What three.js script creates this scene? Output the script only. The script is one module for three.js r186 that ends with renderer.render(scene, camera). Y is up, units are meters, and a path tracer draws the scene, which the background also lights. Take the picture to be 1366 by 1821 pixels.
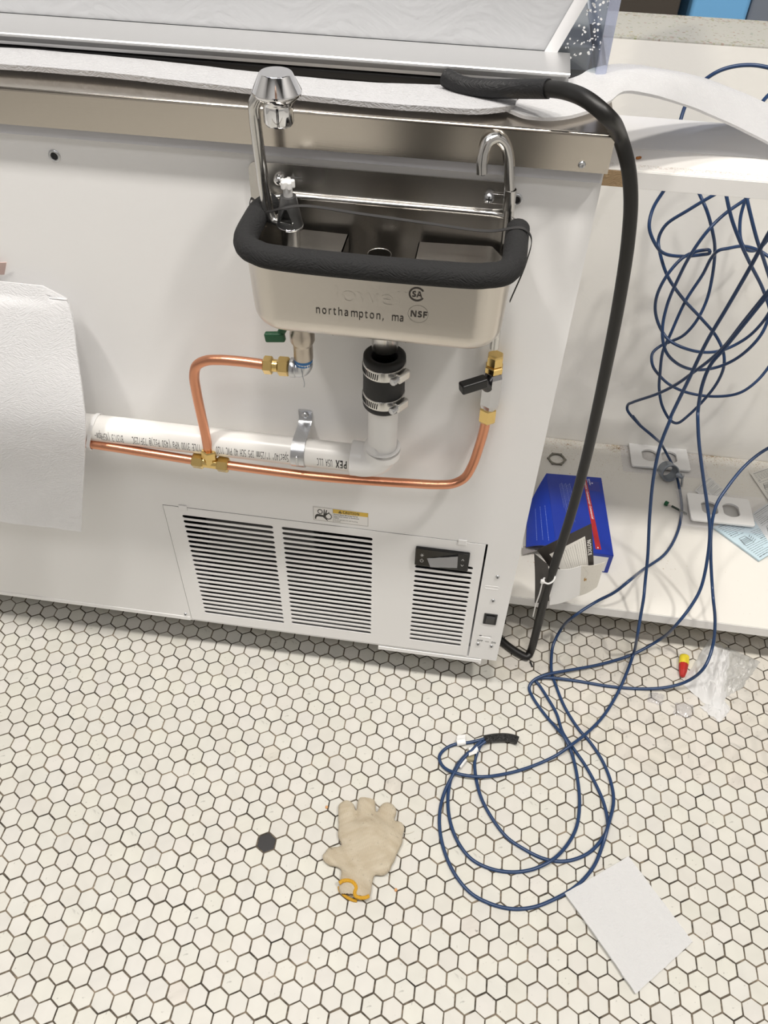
import * as THREE from 'three';
import { mergeGeometries } from 'three/addons/utils/BufferGeometryUtils.js';
import { RoundedBoxGeometry } from 'three/addons/geometries/RoundedBoxGeometry.js';
import { RectAreaLightUniformsLib } from 'three/addons/lights/RectAreaLightUniformsLib.js';
import { FontLoader } from 'three/addons/loaders/FontLoader.js';
import { TextGeometry } from 'three/addons/geometries/TextGeometry.js';
import { ImprovedNoise } from 'three/addons/math/ImprovedNoise.js';
import { Brush, Evaluator, SUBTRACTION } from 'three-bvh-csg';

// ---------------------------------------------------------------- camera, light, exposure
const scene = new THREE.Scene();
const IW = 1366, IH = 1821, FOC = 1428.8;
const CAM = { y: 1.17789, z: 0.7326, yaw: 0.12316, pitch: -0.81008, roll: 0.030924 };
const camera = new THREE.PerspectiveCamera(2 * Math.atan(IH / 2 / FOC) * 180 / Math.PI, IW / IH, 0.02, 30);
camera.rotation.order = 'YXZ';
camera.position.set(0, CAM.y, CAM.z);
camera.rotation.set(CAM.pitch, CAM.yaw, CAM.roll);
camera.updateMatrixWorld(true);
const renderer = new THREE.WebGLRenderer({ antialias: true });
renderer.toneMapping = THREE.LinearToneMapping;
renderer.toneMappingExposure = 0.96;
renderer.shadowMap.enabled = true;
scene.background = new THREE.Color(0x000000);
RectAreaLightUniformsLib.init();
// ceiling downlights, then unseen fill panels added for soft ambient light: [x, z, width, depth, radiance, tint]
const CEIL = 3.6;
const LAMPS = [
  [-1.05, 0.74, 0.24, 0.24, 300, 0xfffaf3],
  [0.02, 0.72, 0.24, 0.24, 250, 0xfffaf3],
  [1.3, 0.74, 0.24, 0.24, 340, 0xfffaf3],
  [-0.5, 2.0, 1.2, 0.6, 5.0, 0xf6f4f4],
  [-1.2, -1.0, 1.2, 0.3, 4.0, 0xeef3ff],
  [1.4, 1.8, 1.2, 0.6, 3.0, 0xf6f4f4],
];

// ---------------------------------------------------------------- photo pixel -> place
const M4 = camera.matrixWorld;
function ray(px, py) { return new THREE.Vector3((px - IW / 2) / FOC, -(py - IH / 2) / FOC, -1).transformDirection(M4); }
function hit(px, py, axis, v) { const d = ray(px, py), o = camera.position; const t = (v - o[axis]) / d[axis]; return new THREE.Vector3(o.x + d.x * t, o.y + d.y * t, o.z + d.z * t); }
const F = (px, py, z = 0) => hit(px, py, 'z', z);      // on a plane parallel to the freezer front
const G = (px, py, y = 0) => hit(px, py, 'y', y);      // on a level plane
const V = (x, y, z) => new THREE.Vector3(x, y, z);

// ---------------------------------------------------------------- helpers
let seed = 12345;
const rnd = () => { seed = (seed * 1664525 + 1013904223) >>> 0; return seed / 4294967296; };
const rr = (a, b) => a + (b - a) * rnd();
const perlin = new ImprovedNoise();
const fbm = (x, y, z = 0, o = 4) => { let s = 0, a = 0.5; for (let i = 0; i < o; i++) { s += a * perlin.noise(x, y, z + i * 7.3); x *= 2.03; y *= 2.03; a *= 0.5; } return s; };
const clamp = (v, a = 0, b = 1) => Math.min(b, Math.max(a, v));
const names = {};
function numbered(n) { names[n] = (names[n] || 0) + 1; return names[n] === 1 ? n : n + '_' + String(names[n] - 1).padStart(3, '0'); }
function clean(g) { let q = g.index ? g.toNonIndexed() : g.clone(); for (const k of Object.keys(q.attributes)) if (!['position', 'normal', 'uv', 'color'].includes(k)) q.deleteAttribute(k); q.morphAttributes = {}; return q; }
function merge(list) {
  if (!Array.isArray(list)) return list;
  const l = list.flat(9).map(clean); const col = l.every(q => q.attributes.color);
  l.forEach(q => { if (!col) q.deleteAttribute('color'); if (!q.attributes.uv) q.setAttribute('uv', new THREE.BufferAttribute(new Float32Array(q.attributes.position.count * 2), 2)); });
  return l.length === 1 ? l[0] : mergeGeometries(l);
}
function metricUV(g) {           // uv in metres, by the way each face points
  const q = g.index ? g.toNonIndexed() : g, p = q.attributes.position, n = p.count, uv = new Float32Array(n * 2);
  const a = V(), b = V(), c = V();
  for (let i = 0; i < n; i += 3) {
    a.fromBufferAttribute(p, i); b.fromBufferAttribute(p, i + 1); c.fromBufferAttribute(p, i + 2);
    const N = b.clone().sub(a).cross(c.clone().sub(a)); const X = Math.abs(N.x), Y = Math.abs(N.y), Z = Math.abs(N.z);
    [a, b, c].forEach((v, k) => { const o = (i + k) * 2; if (Y >= X && Y >= Z) { uv[o] = v.x; uv[o + 1] = v.z; } else if (Z >= X) { uv[o] = v.x; uv[o + 1] = v.y; } else { uv[o] = v.z; uv[o + 1] = v.y; } });
  }
  q.setAttribute('uv', new THREE.BufferAttribute(uv, 2)); return q;
}
function originOf(o) { while (o && o !== scene) { if (o.userData._o) return o.userData._o; o = o.parent; } return V(0, 0, 0); }
// obj(): geometry in world metres, becomes a part of parent
function obj(name, geo, mat, parent, opt = {}) {
  let g = merge(Array.isArray(geo) ? geo : [geo]);
  if (!opt.keepUV) g = metricUV(g);
  const o = originOf(parent); g.translate(-o.x, -o.y, -o.z);
  const m = new THREE.Mesh(g, mat); m.name = name; m.castShadow = m.receiveShadow = true; parent.add(m);
  if (opt.label) m.userData.label = opt.label;
  if (opt.kind) m.userData.kind = opt.kind;
  return m;
}
function thing(name, label, category, pos, group) {
  const g = new THREE.Group(); g.name = numbered(name); g.position.copy(pos); g.userData = { label, category }; if (group) g.userData.group = group;
  g.userData._o = pos.clone(); scene.add(g); return g;
}
function single(name, geo, mat, label, category, opt = {}) {
  let g = merge(Array.isArray(geo) ? geo : [geo]); if (!opt.keepUV) g = metricUV(g);
  g.computeBoundingBox(); const b = g.boundingBox, o = V((b.min.x + b.max.x) / 2, b.min.y, (b.min.z + b.max.z) / 2);
  g.translate(-o.x, -o.y, -o.z);
  const m = new THREE.Mesh(g, mat); m.name = numbered(name); m.position.copy(o); m.castShadow = m.receiveShadow = true;
  m.userData = { label, category, _o: o }; if (opt.group) m.userData.group = opt.group; if (opt.kind) m.userData.kind = opt.kind;
  scene.add(m); return m;
}
function struct(name, geo, mat, opt = {}) { const m = single(name, geo, mat, opt.label || name.replace(/_/g, ' '), opt.category || 'room', opt); m.name = name; m.userData.kind = 'structure'; return m; }
const bx = (x0, x1, y0, y1, z0, z1, r = 0) => {
  const w = x1 - x0, h = y1 - y0, d = z1 - z0;
  const g = r > 0 ? new RoundedBoxGeometry(w, h, d, 2, Math.min(r, w / 2.01, h / 2.01, d / 2.01)) : new THREE.BoxGeometry(w, h, d);
  g.translate((x0 + x1) / 2, (y0 + y1) / 2, (z0 + z1) / 2); return g;
};
class Poly extends THREE.Curve { constructor(pts, closed) { super(); this.c = new THREE.CatmullRomCurve3(pts, !!closed, 'centripetal'); } getPoint(t, v) { return this.c.getPoint(t, v); } }
function tube(pts, r, seg = 0, rad = 12, closed = false, caps = true) {
  const c = new THREE.CatmullRomCurve3(pts, closed, 'centripetal'); seg = seg || pts.length * 8;
  const t = new THREE.TubeGeometry(c, seg, r, rad, closed); if (closed || !caps) return [t];
  const out = [t];
  for (const e of [0, 1]) { const d = c.getTangentAt(e).multiplyScalar(e ? 1 : -1); const k = new THREE.CircleGeometry(r, rad); k.applyQuaternion(new THREE.Quaternion().setFromUnitVectors(V(0, 0, 1), d)); const p = c.getPointAt(e); k.translate(p.x, p.y, p.z); out.push(k); }
  return out;
}
// cylinder / cone between two points
function rod(a, b, r0, r1 = r0, n = 20) { const d = b.clone().sub(a), L = d.length(); const g = new THREE.CylinderGeometry(r1, r0, L, n); g.applyQuaternion(new THREE.Quaternion().setFromUnitVectors(V(0, 1, 0), d.normalize())); g.translate((a.x + b.x) / 2, (a.y + b.y) / 2, (a.z + b.z) / 2); return g; }
// profile [[r, t]...] turned about the axis from a along dir
function turned(prof, a, dir, n = 32) { const g = new THREE.LatheGeometry(prof.map(p => new THREE.Vector2(p[0], p[1])), n); g.applyQuaternion(new THREE.Quaternion().setFromUnitVectors(V(0, 1, 0), dir.clone().normalize())); g.translate(a.x, a.y, a.z); return g; }
const hexNut = (a, b, r) => { const d = b.clone().sub(a), L = d.length(); return turned([[0, 0], [r * .86, 0], [r, L * .12], [r, L * .88], [r * .86, L], [0, L]], a, d, 6).toNonIndexed(); };
function flat(g) { const q = g.index ? g.toNonIndexed() : g; q.computeVertexNormals(); return q; }
function extr(shape, depth, bevel = 0, seg = 12) { return new THREE.ExtrudeGeometry(shape, { depth, bevelEnabled: bevel > 0, bevelThickness: bevel, bevelSize: bevel, bevelOffset: -bevel, bevelSegments: 2, curveSegments: seg }); }
function rrect(x0, y0, x1, y1, r, cls = THREE.Shape) { const s = new cls(); s.moveTo(x0 + r, y0); s.lineTo(x1 - r, y0); s.absarc(x1 - r, y0 + r, r, -Math.PI / 2, 0); s.lineTo(x1, y1 - r); s.absarc(x1 - r, y1 - r, r, 0, Math.PI / 2); s.lineTo(x0 + r, y1); s.absarc(x0 + r, y1 - r, r, Math.PI / 2, Math.PI); s.lineTo(x0, y0 + r); s.absarc(x0 + r, y0 + r, r, Math.PI, Math.PI * 1.5); return s; }
// thin sheet: pos(u,v) with thickness t, nu x nv cells
function sheet(pos, nu, nv, t = 0.001) {
  const P = [], UV = [], I = []; const top = [], bot = [];
  const e = 1e-3;
  for (let j = 0; j <= nv; j++) for (let i = 0; i <= nu; i++) {
    const u = i / nu, v = j / nv, p = pos(u, v);
    const du = pos(Math.min(1, u + e), v).sub(pos(Math.max(0, u - e), v)), dv = pos(u, Math.min(1, v + e)).sub(pos(u, Math.max(0, v - e)));
    const n = du.cross(dv).normalize().multiplyScalar(t / 2);
    top.push(p.clone().add(n)); bot.push(p.clone().sub(n)); UV.push([u, v]);
  }
  const w = nu + 1, uvs = [];
  const tri = (A, a, b, c) => { for (const k of [a, b, c]) { P.push(A[k].x, A[k].y, A[k].z); uvs.push(...UV[k]); } };
  for (let j = 0; j < nv; j++) for (let i = 0; i < nu; i++) { const a = j * w + i, b = a + 1, c = a + w, d = c + 1; tri(top, a, b, d); tri(top, a, d, c); tri(bot, a, d, b); tri(bot, a, c, d); }
  const side = (a, b) => { for (const [A, k] of [[top, a], [bot, a], [bot, b], [top, a], [bot, b], [top, b]]) { P.push(A[k].x, A[k].y, A[k].z); uvs.push(...UV[k]); } };
  for (let i = 0; i < nu; i++) { side(i, i + 1); side(nv * w + i + 1, nv * w + i); }
  for (let j = 0; j < nv; j++) { side((j + 1) * w, j * w); side(j * w + nu, (j + 1) * w + nu); }
  const g = new THREE.BufferGeometry(); g.setAttribute('position', new THREE.Float32BufferAttribute(P, 3)); g.setAttribute('uv', new THREE.Float32BufferAttribute(uvs, 2));
  return smooth(g, 50);
}
function smooth(g, deg = 40) { // creased normals
  const q = g.index ? g.toNonIndexed() : g; const p = q.attributes.position, n = p.count, key = i => Math.round(p.getX(i) * 2e5) + ',' + Math.round(p.getY(i) * 2e5) + ',' + Math.round(p.getZ(i) * 2e5);
  const fn = [], map = new Map(), a = V(), b = V(), c = V();
  for (let i = 0; i < n; i += 3) { a.fromBufferAttribute(p, i); b.fromBufferAttribute(p, i + 1); c.fromBufferAttribute(p, i + 2); const N = b.clone().sub(a).cross(c.clone().sub(a)); fn.push(N); for (let k = 0; k < 3; k++) { const s = key(i + k); if (!map.has(s)) map.set(s, []); map.get(s).push(i / 3); } }
  const out = new Float32Array(n * 3), cs = Math.cos(deg * Math.PI / 180);
  for (let i = 0; i < n; i++) { const f = fn[Math.floor(i / 3)], L = f.length() || 1e-12; const s = V(); for (const t of map.get(key(i))) { const h = fn[t]; if (h.dot(f) >= cs * L * (h.length() || 1e-12) - 1e-20) s.add(h); } s.normalize(); out[3 * i] = s.x; out[3 * i + 1] = s.y; out[3 * i + 2] = s.z; }
  q.setAttribute('normal', new THREE.BufferAttribute(out, 3)); return q;
}
// surface of a distance field by surface nets; f(x,y,z) < 0 inside
function nets(f, lo, hi, cell) {
  const N = [0, 1, 2].map(k => Math.ceil((hi[k] - lo[k]) / cell) + 1), [nx, ny, nz] = N; const S = new Float32Array(nx * ny * nz); const id = (i, j, k) => i + nx * (j + ny * k);
  for (let k = 0; k < nz; k++) for (let j = 0; j < ny; j++) for (let i = 0; i < nx; i++) S[id(i, j, k)] = f(lo[0] + i * cell, lo[1] + j * cell, lo[2] + k * cell);
  const vi = new Int32Array(nx * ny * nz).fill(-1), P = [];
  const E = []; for (let a = 0; a < 8; a++) for (let b = 0; b < 3; b++) if (!(a & (1 << b))) E.push([a, a | (1 << b)]);
  for (let k = 0; k < nz - 1; k++) for (let j = 0; j < ny - 1; j++) for (let i = 0; i < nx - 1; i++) {
    const s = []; let m = 0; for (let c = 0; c < 8; c++) { const v = S[id(i + (c & 1), j + ((c >> 1) & 1), k + (c >> 2))]; s.push(v); if (v < 0) m |= 1 << c; }
    if (m === 0 || m === 255) continue; let x = 0, y = 0, z = 0, n = 0;
    for (const [a, b] of E) if ((s[a] < 0) !== (s[b] < 0)) { const t = s[a] / (s[a] - s[b]); const L = (q) => (((a >> q) & 1) * (1 - t) + ((b >> q) & 1) * t); x += L(0); y += L(1); z += L(2); n++; }
    vi[id(i, j, k)] = P.length / 3; P.push(lo[0] + (i + x / n) * cell, lo[1] + (j + y / n) * cell, lo[2] + (k + z / n) * cell);
  }
  const I = []; const quad = (a, b, c, d, fl) => { if (a < 0 || b < 0 || c < 0 || d < 0) return; if (fl) I.push(a, b, c, a, c, d); else I.push(a, c, b, a, d, c); };
  for (let k = 1; k < nz - 1; k++) for (let j = 1; j < ny - 1; j++) for (let i = 1; i < nx - 1; i++) {
    const s = S[id(i, j, k)] < 0;
    if (s !== (S[id(i + 1, j, k)] < 0)) quad(vi[id(i, j - 1, k - 1)], vi[id(i, j, k - 1)], vi[id(i, j, k)], vi[id(i, j - 1, k)], s);
    if (s !== (S[id(i, j + 1, k)] < 0)) quad(vi[id(i - 1, j, k - 1)], vi[id(i - 1, j, k)], vi[id(i, j, k)], vi[id(i, j, k - 1)], s);
    if (s !== (S[id(i, j, k + 1)] < 0)) quad(vi[id(i - 1, j - 1, k)], vi[id(i, j - 1, k)], vi[id(i, j, k)], vi[id(i - 1, j, k)], s);
  }
  const g = new THREE.BufferGeometry(); g.setAttribute('position', new THREE.Float32BufferAttribute(P, 3)); g.setIndex(I); g.computeVertexNormals(); g.setAttribute('uv', new THREE.BufferAttribute(new Float32Array(P.length / 3 * 2), 2)); return g;
}
const smin = (a, b, k) => { const h = Math.max(k - Math.abs(a - b), 0) / k; return Math.min(a, b) - h * h * k * 0.25; };
function capsules(list, k) { return (x, y, z) => { let d = 1e9; for (const [a, b, ra, rb] of list) { const bx_ = b.x - a.x, by = b.y - a.y, bz = b.z - a.z, L = bx_ * bx_ + by * by + bz * bz; const t = clamp(((x - a.x) * bx_ + (y - a.y) * by + (z - a.z) * bz) / (L || 1)); const q = Math.hypot(x - a.x - bx_ * t, y - a.y - by * t, z - a.z - bz * t) - (ra + (rb - ra) * t); d = smin(d, q, k); } return d; }; }

// ---------------------------------------------------------------- textures
function dataTex(n, fn, srgb, metres) {
  const d = new Uint8Array(n * n * 4);
  for (let j = 0; j < n; j++) for (let i = 0; i < n; i++) { const c = fn(i / n, j / n); const o = (j * n + i) * 4; d[o] = clamp(c[0]) * 255; d[o + 1] = clamp(c[1]) * 255; d[o + 2] = clamp(c[2]) * 255; d[o + 3] = 255; }
  const t = new THREE.DataTexture(d, n, n); t.wrapS = t.wrapT = THREE.RepeatWrapping; t.magFilter = THREE.LinearFilter; t.minFilter = THREE.LinearMipmapLinearFilter; t.generateMipmaps = true;
  if (srgb) t.colorSpace = THREE.SRGBColorSpace; t.repeat.set(1 / metres, 1 / metres); t.needsUpdate = true; return t;
}
const wrapN = (u, v, s, z = 0, o = 4) => { // tiling noise
  const a = u * Math.PI * 2, b = v * Math.PI * 2, R = s / 6.283; return fbm(Math.cos(a) * R + 5 + Math.cos(b) * R * 1.7, Math.sin(a) * R + Math.sin(b) * R * 1.7, z + Math.cos(b) * R * .9 + Math.sin(a) * R * .4, o);
};
const gray = v => [v, v, v];
const T = {
  grain: dataTex(256, (u, v) => gray(0.5 + 0.9 * wrapN(u, v, 26, 1)), false, 0.06),
  soft: dataTex(256, (u, v) => gray(0.5 + 0.8 * wrapN(u, v, 9, 3, 3)), false, 0.12),
  streakX: dataTex(256, (u, v) => { const k = 0.5 + 0.5 * perlin.noise(v * 190, Math.cos(u * 6.283) * 0.5, Math.sin(u * 6.283) * 0.5 + 3); return gray(k); }, false, 0.08),
  tile: dataTex(512, (u, v) => { let n = wrapN(u, v, 7, 9, 4), s = 1; const w = 0.965 + 0.05 * n; const f = wrapN(u, v, 60, 4, 3); if (f > 0.43) s = 0.8; const b = wrapN(u, v, 30, 8, 4); if (b > 0.4) s *= 1 - (b - 0.4) * 2.5; return [w * s, w * s * 0.997, w * s * 0.985]; }, true, 0.33),
  soiled: dataTex(512, (u, v) => { const n = wrapN(u, v, 9, 19, 4), b = wrapN(u, v, 24, 28, 4), f = wrapN(u, v, 70, 14, 3); let s = 0.97 - 0.06 * clamp(n * 2.2 + .25) - .2 * clamp((b - .26) * 3); if (f > .4) s *= .75; return [s, s * .985, s * .965]; }, true, 0.33),
  grout: dataTex(256, (u, v) => { const n = wrapN(u, v, 8, 2, 4), f = wrapN(u, v, 50, 6, 3); const k = clamp(0.37 + 0.36 * n + 0.25 * f, 0.16, 0.8); return [k, k * 0.91, k * 0.79]; }, true, 0.3),
};
function canvasTex(w, h, draw) { const c = document.createElement('canvas'); c.width = w; c.height = h; draw(c.getContext('2d'), w, h); const t = new THREE.CanvasTexture(c); t.colorSpace = THREE.SRGBColorSpace; t.magFilter = THREE.LinearFilter; t.anisotropy = 8; return t; }
const mat = (o) => new THREE.MeshPhysicalMaterial(o);
const rgb = (r, g, b) => new THREE.Color().setRGB(r, g, b);
const M = {
  paint: mat({ color: rgb(.85, .845, .84), roughness: .38, bumpMap: T.soft, bumpScale: .0001 }),
  panel: mat({ color: rgb(.86, .855, .85), roughness: .4 }),
  steel: mat({ color: rgb(.6, .55, .48), metalness: 1, roughness: .17, bumpMap: T.streakX, bumpScale: .000012 }),
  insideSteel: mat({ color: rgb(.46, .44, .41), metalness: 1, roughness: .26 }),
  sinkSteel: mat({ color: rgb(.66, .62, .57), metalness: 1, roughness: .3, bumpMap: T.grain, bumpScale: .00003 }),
  plateSteel: mat({ color: rgb(.62, .6, .57), metalness: 1, roughness: .25 }),
  chrome: mat({ color: rgb(.86, .86, .87), metalness: 1, roughness: .06 }),
  satin: mat({ color: rgb(.66, .65, .63), metalness: 1, roughness: .2 }),
  zinc: mat({ color: rgb(.6, .61, .63), metalness: 1, roughness: .3, bumpMap: T.grain, bumpScale: .00008 }),
  nickel: mat({ color: rgb(.55, .49, .42), metalness: 1, roughness: .36, bumpMap: T.grain, bumpScale: .0001 }),
  alu: mat({ color: rgb(.72, .72, .72), metalness: .9, roughness: .42 }),
  copper: mat({ color: rgb(.72, .33, .2), metalness: 1, roughness: .3, bumpMap: T.grain, bumpScale: .00006 }),
  brass: mat({ color: rgb(.76, .55, .22), metalness: 1, roughness: .2 }),
  rubber: mat({ color: rgb(.008, .008, .0085), roughness: .55 }),
  cord: mat({ color: rgb(.006, .0055, .005), roughness: .45 }),
  blackFoam: mat({ color: rgb(.01, .01, .0105), roughness: .85, bumpMap: T.grain, bumpScale: .0007 }),
  blackPlastic: mat({ color: rgb(.006, .006, .0065), roughness: .35 }),
  dark: mat({ color: rgb(.02, .02, .021), roughness: .8 }),
  pvc: mat({ color: rgb(.86, .85, .835), roughness: .32 }),
  whitePlastic: mat({ color: rgb(.8, .795, .785), roughness: .35 }),
  foam: mat({ color: rgb(.78, .78, .785), roughness: .95, transmission: .3, thickness: 0, bumpMap: T.grain, bumpScale: .0006, side: THREE.DoubleSide }),
  film: mat({ color: rgb(.97, .97, .98), roughness: .1, transmission: .97, thickness: 0, side: THREE.DoubleSide }),
  milky: mat({ color: rgb(.95, .95, .95), roughness: .8, transmission: .6, thickness: 0, side: THREE.DoubleSide }),
  blueCable: mat({ color: rgb(.013, .04, .112), roughness: .36 }),
  green: mat({ color: rgb(.01, .09, .035), roughness: .4 }),
  laminate: mat({ color: rgb(.76, .75, .735), roughness: .4 }),
  cream: mat({ color: rgb(.84, .825, .785), roughness: .5, bumpMap: T.soft, bumpScale: .0002 }),
  wallWhite: mat({ color: rgb(.42, .415, .41), roughness: .9 }),
  ceilGrey: mat({ color: rgb(.07, .072, .078), roughness: .9 }),
  farWall: mat({ color: rgb(.07, .06, .05), roughness: .8 }),
  foamThin: mat({ color: rgb(.86, .86, .87), roughness: .8, transmission: .42, thickness: 0, bumpMap: T.grain, bumpScale: .0006, side: THREE.DoubleSide }),
  grey: mat({ color: rgb(.33, .34, .35), roughness: .6 }),
};
const font = await new FontLoader().loadAsync('fonts/droid/droid_sans_regular.typeface.json');
const fontB = await new FontLoader().loadAsync('fonts/droid/droid_sans_bold.typeface.json');
const text = (s, size, depth = 0.0003, f = font) => new TextGeometry(s, { font: f, size, depth, curveSegments: 4, bevelEnabled: false });

// ================================================================ THE SETTING
// room shell
const RX0 = -2.7, RX1 = 2.5, RZ0 = -2.6, RZ1 = 3.0;
const groutMat = mat({ color: 0xffffff, map: T.grout, roughness: .95, bumpMap: T.grain, bumpScale: .0006 });
const floor = struct('floor', bx(RX0, RX1, -.06, -.0013, RZ0, RZ1), groutMat, { label: 'floor of small white hexagon tiles with dark grout' });
floor.updateMatrixWorld(true);
{
  const p = 0.0262, R = (p - 0.0021) / Math.sqrt(3), gx = -0.21022, gz = 0.30239;
  const ring = (r, y, k) => { const a = Math.PI / 6 + k * Math.PI / 3; return [r * Math.cos(a), y, r * Math.sin(a)]; };
  function tileGeo(tone, cr) {
    const P = [], N = [], UV = [], C = []; const ou = rnd() * 3, ov = rnd() * 3, rot = Math.floor(rnd() * 6);
    const put = (v, n) => { P.push(...v); N.push(...n); UV.push(v[0] + ou, v[2] + ov); C.push(...tone); };
    const j = []; for (let k = 0; k < 6; k++) j.push(rr(-1, 1) * 0.00022);
    for (let k = 0; k < 6; k++) {
      const l = (k + 1) % 6, t0 = ring(R - cr + j[k], 0, k), t1 = ring(R - cr + j[l], 0, l), m0 = ring(R + j[k], -cr, k), m1 = ring(R + j[l], -cr, l), b0 = ring(R + j[k], -.003, k), b1 = ring(R + j[l], -.003, l);
      const am = Math.PI / 6 + (k + .5) * Math.PI / 3, s = [Math.cos(am), 0, Math.sin(am)], q = [s[0] * .7, .7, s[2] * .7], up = [0, 1, 0];
      put([0, 0, 0], up); put(t1, up); put(t0, up);
      put(t0, up); put(t1, up); put(m1, q); put(t0, up); put(m1, q); put(m0, q);
      put(m0, s); put(m1, s); put(b1, s); put(m0, s); put(b1, s); put(b0, s);
    }
    const g = new THREE.BufferGeometry(); g.setAttribute('position', new THREE.Float32BufferAttribute(P, 3)); g.setAttribute('normal', new THREE.Float32BufferAttribute(N, 3)); g.setAttribute('uv', new THREE.Float32BufferAttribute(UV, 2)); g.setAttribute('color', new THREE.Float32BufferAttribute(C, 3)); return g;
  }
  const tones = []; for (let k = 0; k < 48; k++) { const t = rr(.95, 1.0); tones.push([.665 * t, .655 * t * rr(.99, 1.005), .62 * t * rr(.975, 1.01)]); }
  const variants = tones.map(t => tileGeo(t, .0007));
  const tileMat = mat({ color: 0xffffff, vertexColors: true, map: T.tile, roughness: .42 });
  const blackMat = mat({ color: rgb(.022, .021, .022), roughness: .45, bumpMap: T.grain, bumpScale: .0001 });
  const spots = [];
  for (let j = -42; j <= 60; j++) for (let i = -120; i <= 120; i++) {
    const x = gx + p * (i + .5 * j), z = gz + p * Math.sqrt(3) / 2 * j; if (x < -1.55 || x > 1.35 || z < -.72 || z > 1.75) continue;
    const q = V(x, 0, z).project(camera), inside = Math.abs(q.x) < 1.0 && Math.abs(q.y) < 1.0;
    spots.push({ i, j, x, z, inside, d: V(x, 0, z).distanceTo(camera.position), v: Math.floor(rnd() * variants.length), jx: rr(-1, 1) * .00025, jz: rr(-1, 1) * .00025, a: rr(-.012, .012), dy: rr(-.00015, .00015) });
  }
  const near = new Set(spots.filter(s => s.inside && !(s.i === 0 && s.j === 0)).sort((a, b) => a.d - b.d).slice(0, 299));
  const soiledMat = mat({ color: 0xffffff, vertexColors: true, map: T.soiled, roughness: .5 }); const isSoiled = (s) => fbm(s.x * 7, s.z * 7, 3, 3) * .6 + clamp((s.x - .06) * 2, 0, .35) * clamp((.16 - s.z) * 6) > .2;
  const rest = [], rest2 = []; const off = floor.userData._o;
  for (const s of spots) {
    const black = s.i === 0 && s.j === 0;
    if (near.has(s) || black) {
      const m = new THREE.Mesh(variants[s.v], black ? blackMat : isSoiled(s) ? soiledMat : tileMat); m.name = 'tile'; m.position.set(s.x + s.jx - off.x, s.dy - off.y, s.z + s.jz - off.z); m.rotation.y = s.a + Math.PI / 3 * (s.v % 6); m.castShadow = m.receiveShadow = true;
      if (black) m.userData.label = 'single black hexagon tile among the white ones'; floor.add(m);
    } else { const g = variants[s.v].clone(); g.rotateY(s.a + Math.PI / 3 * (s.v % 6)); g.translate(s.x + s.jx, s.dy, s.z + s.jz); (isSoiled(s) ? rest2 : rest).push(g); }
  }
  obj('tiles', mergeGeometries(rest), tileMat, floor, { keepUV: true, kind: 'stuff' });
  obj('soiled_tiles', mergeGeometries(rest2), soiledMat, floor, { keepUV: true, kind: 'stuff' });
  // the same tiles over the rest of the room, out of the frame
  const far = []; for (let j = -130; j <= 130; j++) for (let i = -170; i <= 170; i++) { const x = gx + p * (i + .5 * j), z = gz + p * Math.sqrt(3) / 2 * j; if (x < RX0 + .02 || x > RX1 - .02 || z < RZ0 + .02 || z > RZ1 - .02) continue; if (!(x < -1.55 || x > 1.35 || z < -.72 || z > 1.75)) continue; far.push([x, z]); }
  const fg = tileGeo([1, 1, 1], .0007), im = new THREE.InstancedMesh(fg, mat({ color: rgb(.64, .63, .6), roughness: .42 }), far.length), mm = new THREE.Matrix4(); far.forEach(([x, z], k) => im.setMatrixAt(k, mm.makeTranslation(x - off.x, -off.y, z - off.z))); im.name = 'far_tiles'; im.userData.kind = 'stuff'; im.receiveShadow = true; floor.add(im);
}
struct('ceiling', bx(RX0, RX1, CEIL + .02, CEIL + .12, RZ0, RZ1), M.ceilGrey, { label: 'plain grey ceiling above the shop floor' });
struct('wall_left', bx(RX0 - .1, RX0, -.06, CEIL + .12, RZ0, RZ1), M.wallWhite, { label: 'plain white wall left of the freezer' });
struct('wall_right', bx(RX1, RX1 + .1, -.06, CEIL + .12, RZ0, RZ1), M.wallWhite, { label: 'plain white wall right of the counter' });
struct('wall_front', bx(RX0 - .1, RX1 + .1, -.06, CEIL + .12, RZ1, RZ1 + .1), M.wallWhite, { label: 'plain white wall behind the photographer' });
struct('wall_far', bx(RX0 - .1, RX1 + .1, -.06, CEIL + .12, RZ0 - .1, RZ0), M.farWall, { label: 'dark brown wall far beyond the low partition' });
// low partition behind the counter, capped by a grey dusty ledge
const WZ = -0.55, WY = 0.8312;
const part = struct('wall_back', bx(.104, RX1 - .01, 0, WY - .002, WZ - .12, WZ), M.cream, { label: 'low cream partition behind the white counter', category: 'partition' });
const dirtTex = (w, h, base, fn, m) => canvasTex(w, h, (c) => { c.fillStyle = base; c.fillRect(0, 0, w, h); fn(c, w, h); });
const ledgeTex = dirtTex(1024, 128, '#b3b2ab', (c, w, h) => { for (let k = 0; k < 2600; k++) { const e = rnd() < .6 ? (rnd() < .5 ? rnd() * .14 : 1 - rnd() * .16) : rnd(); c.fillStyle = `rgba(${90 + rnd() * 60},${80 + rnd() * 55},${55 + rnd() * 50},${.15 + rnd() * .4})`; c.fillRect(rnd() * w, e * h, 1 + rnd() * 4, 1 + rnd() * 2.5); } });
function mapped(g, u, v) { const p = g.attributes.position, a = new Float32Array(p.count * 2), w = V(); for (let i = 0; i < p.count; i++) { w.fromBufferAttribute(p, i); a[2 * i] = u(w); a[2 * i + 1] = v(w); } g.setAttribute('uv', new THREE.BufferAttribute(a, 2)); return g; }
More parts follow.
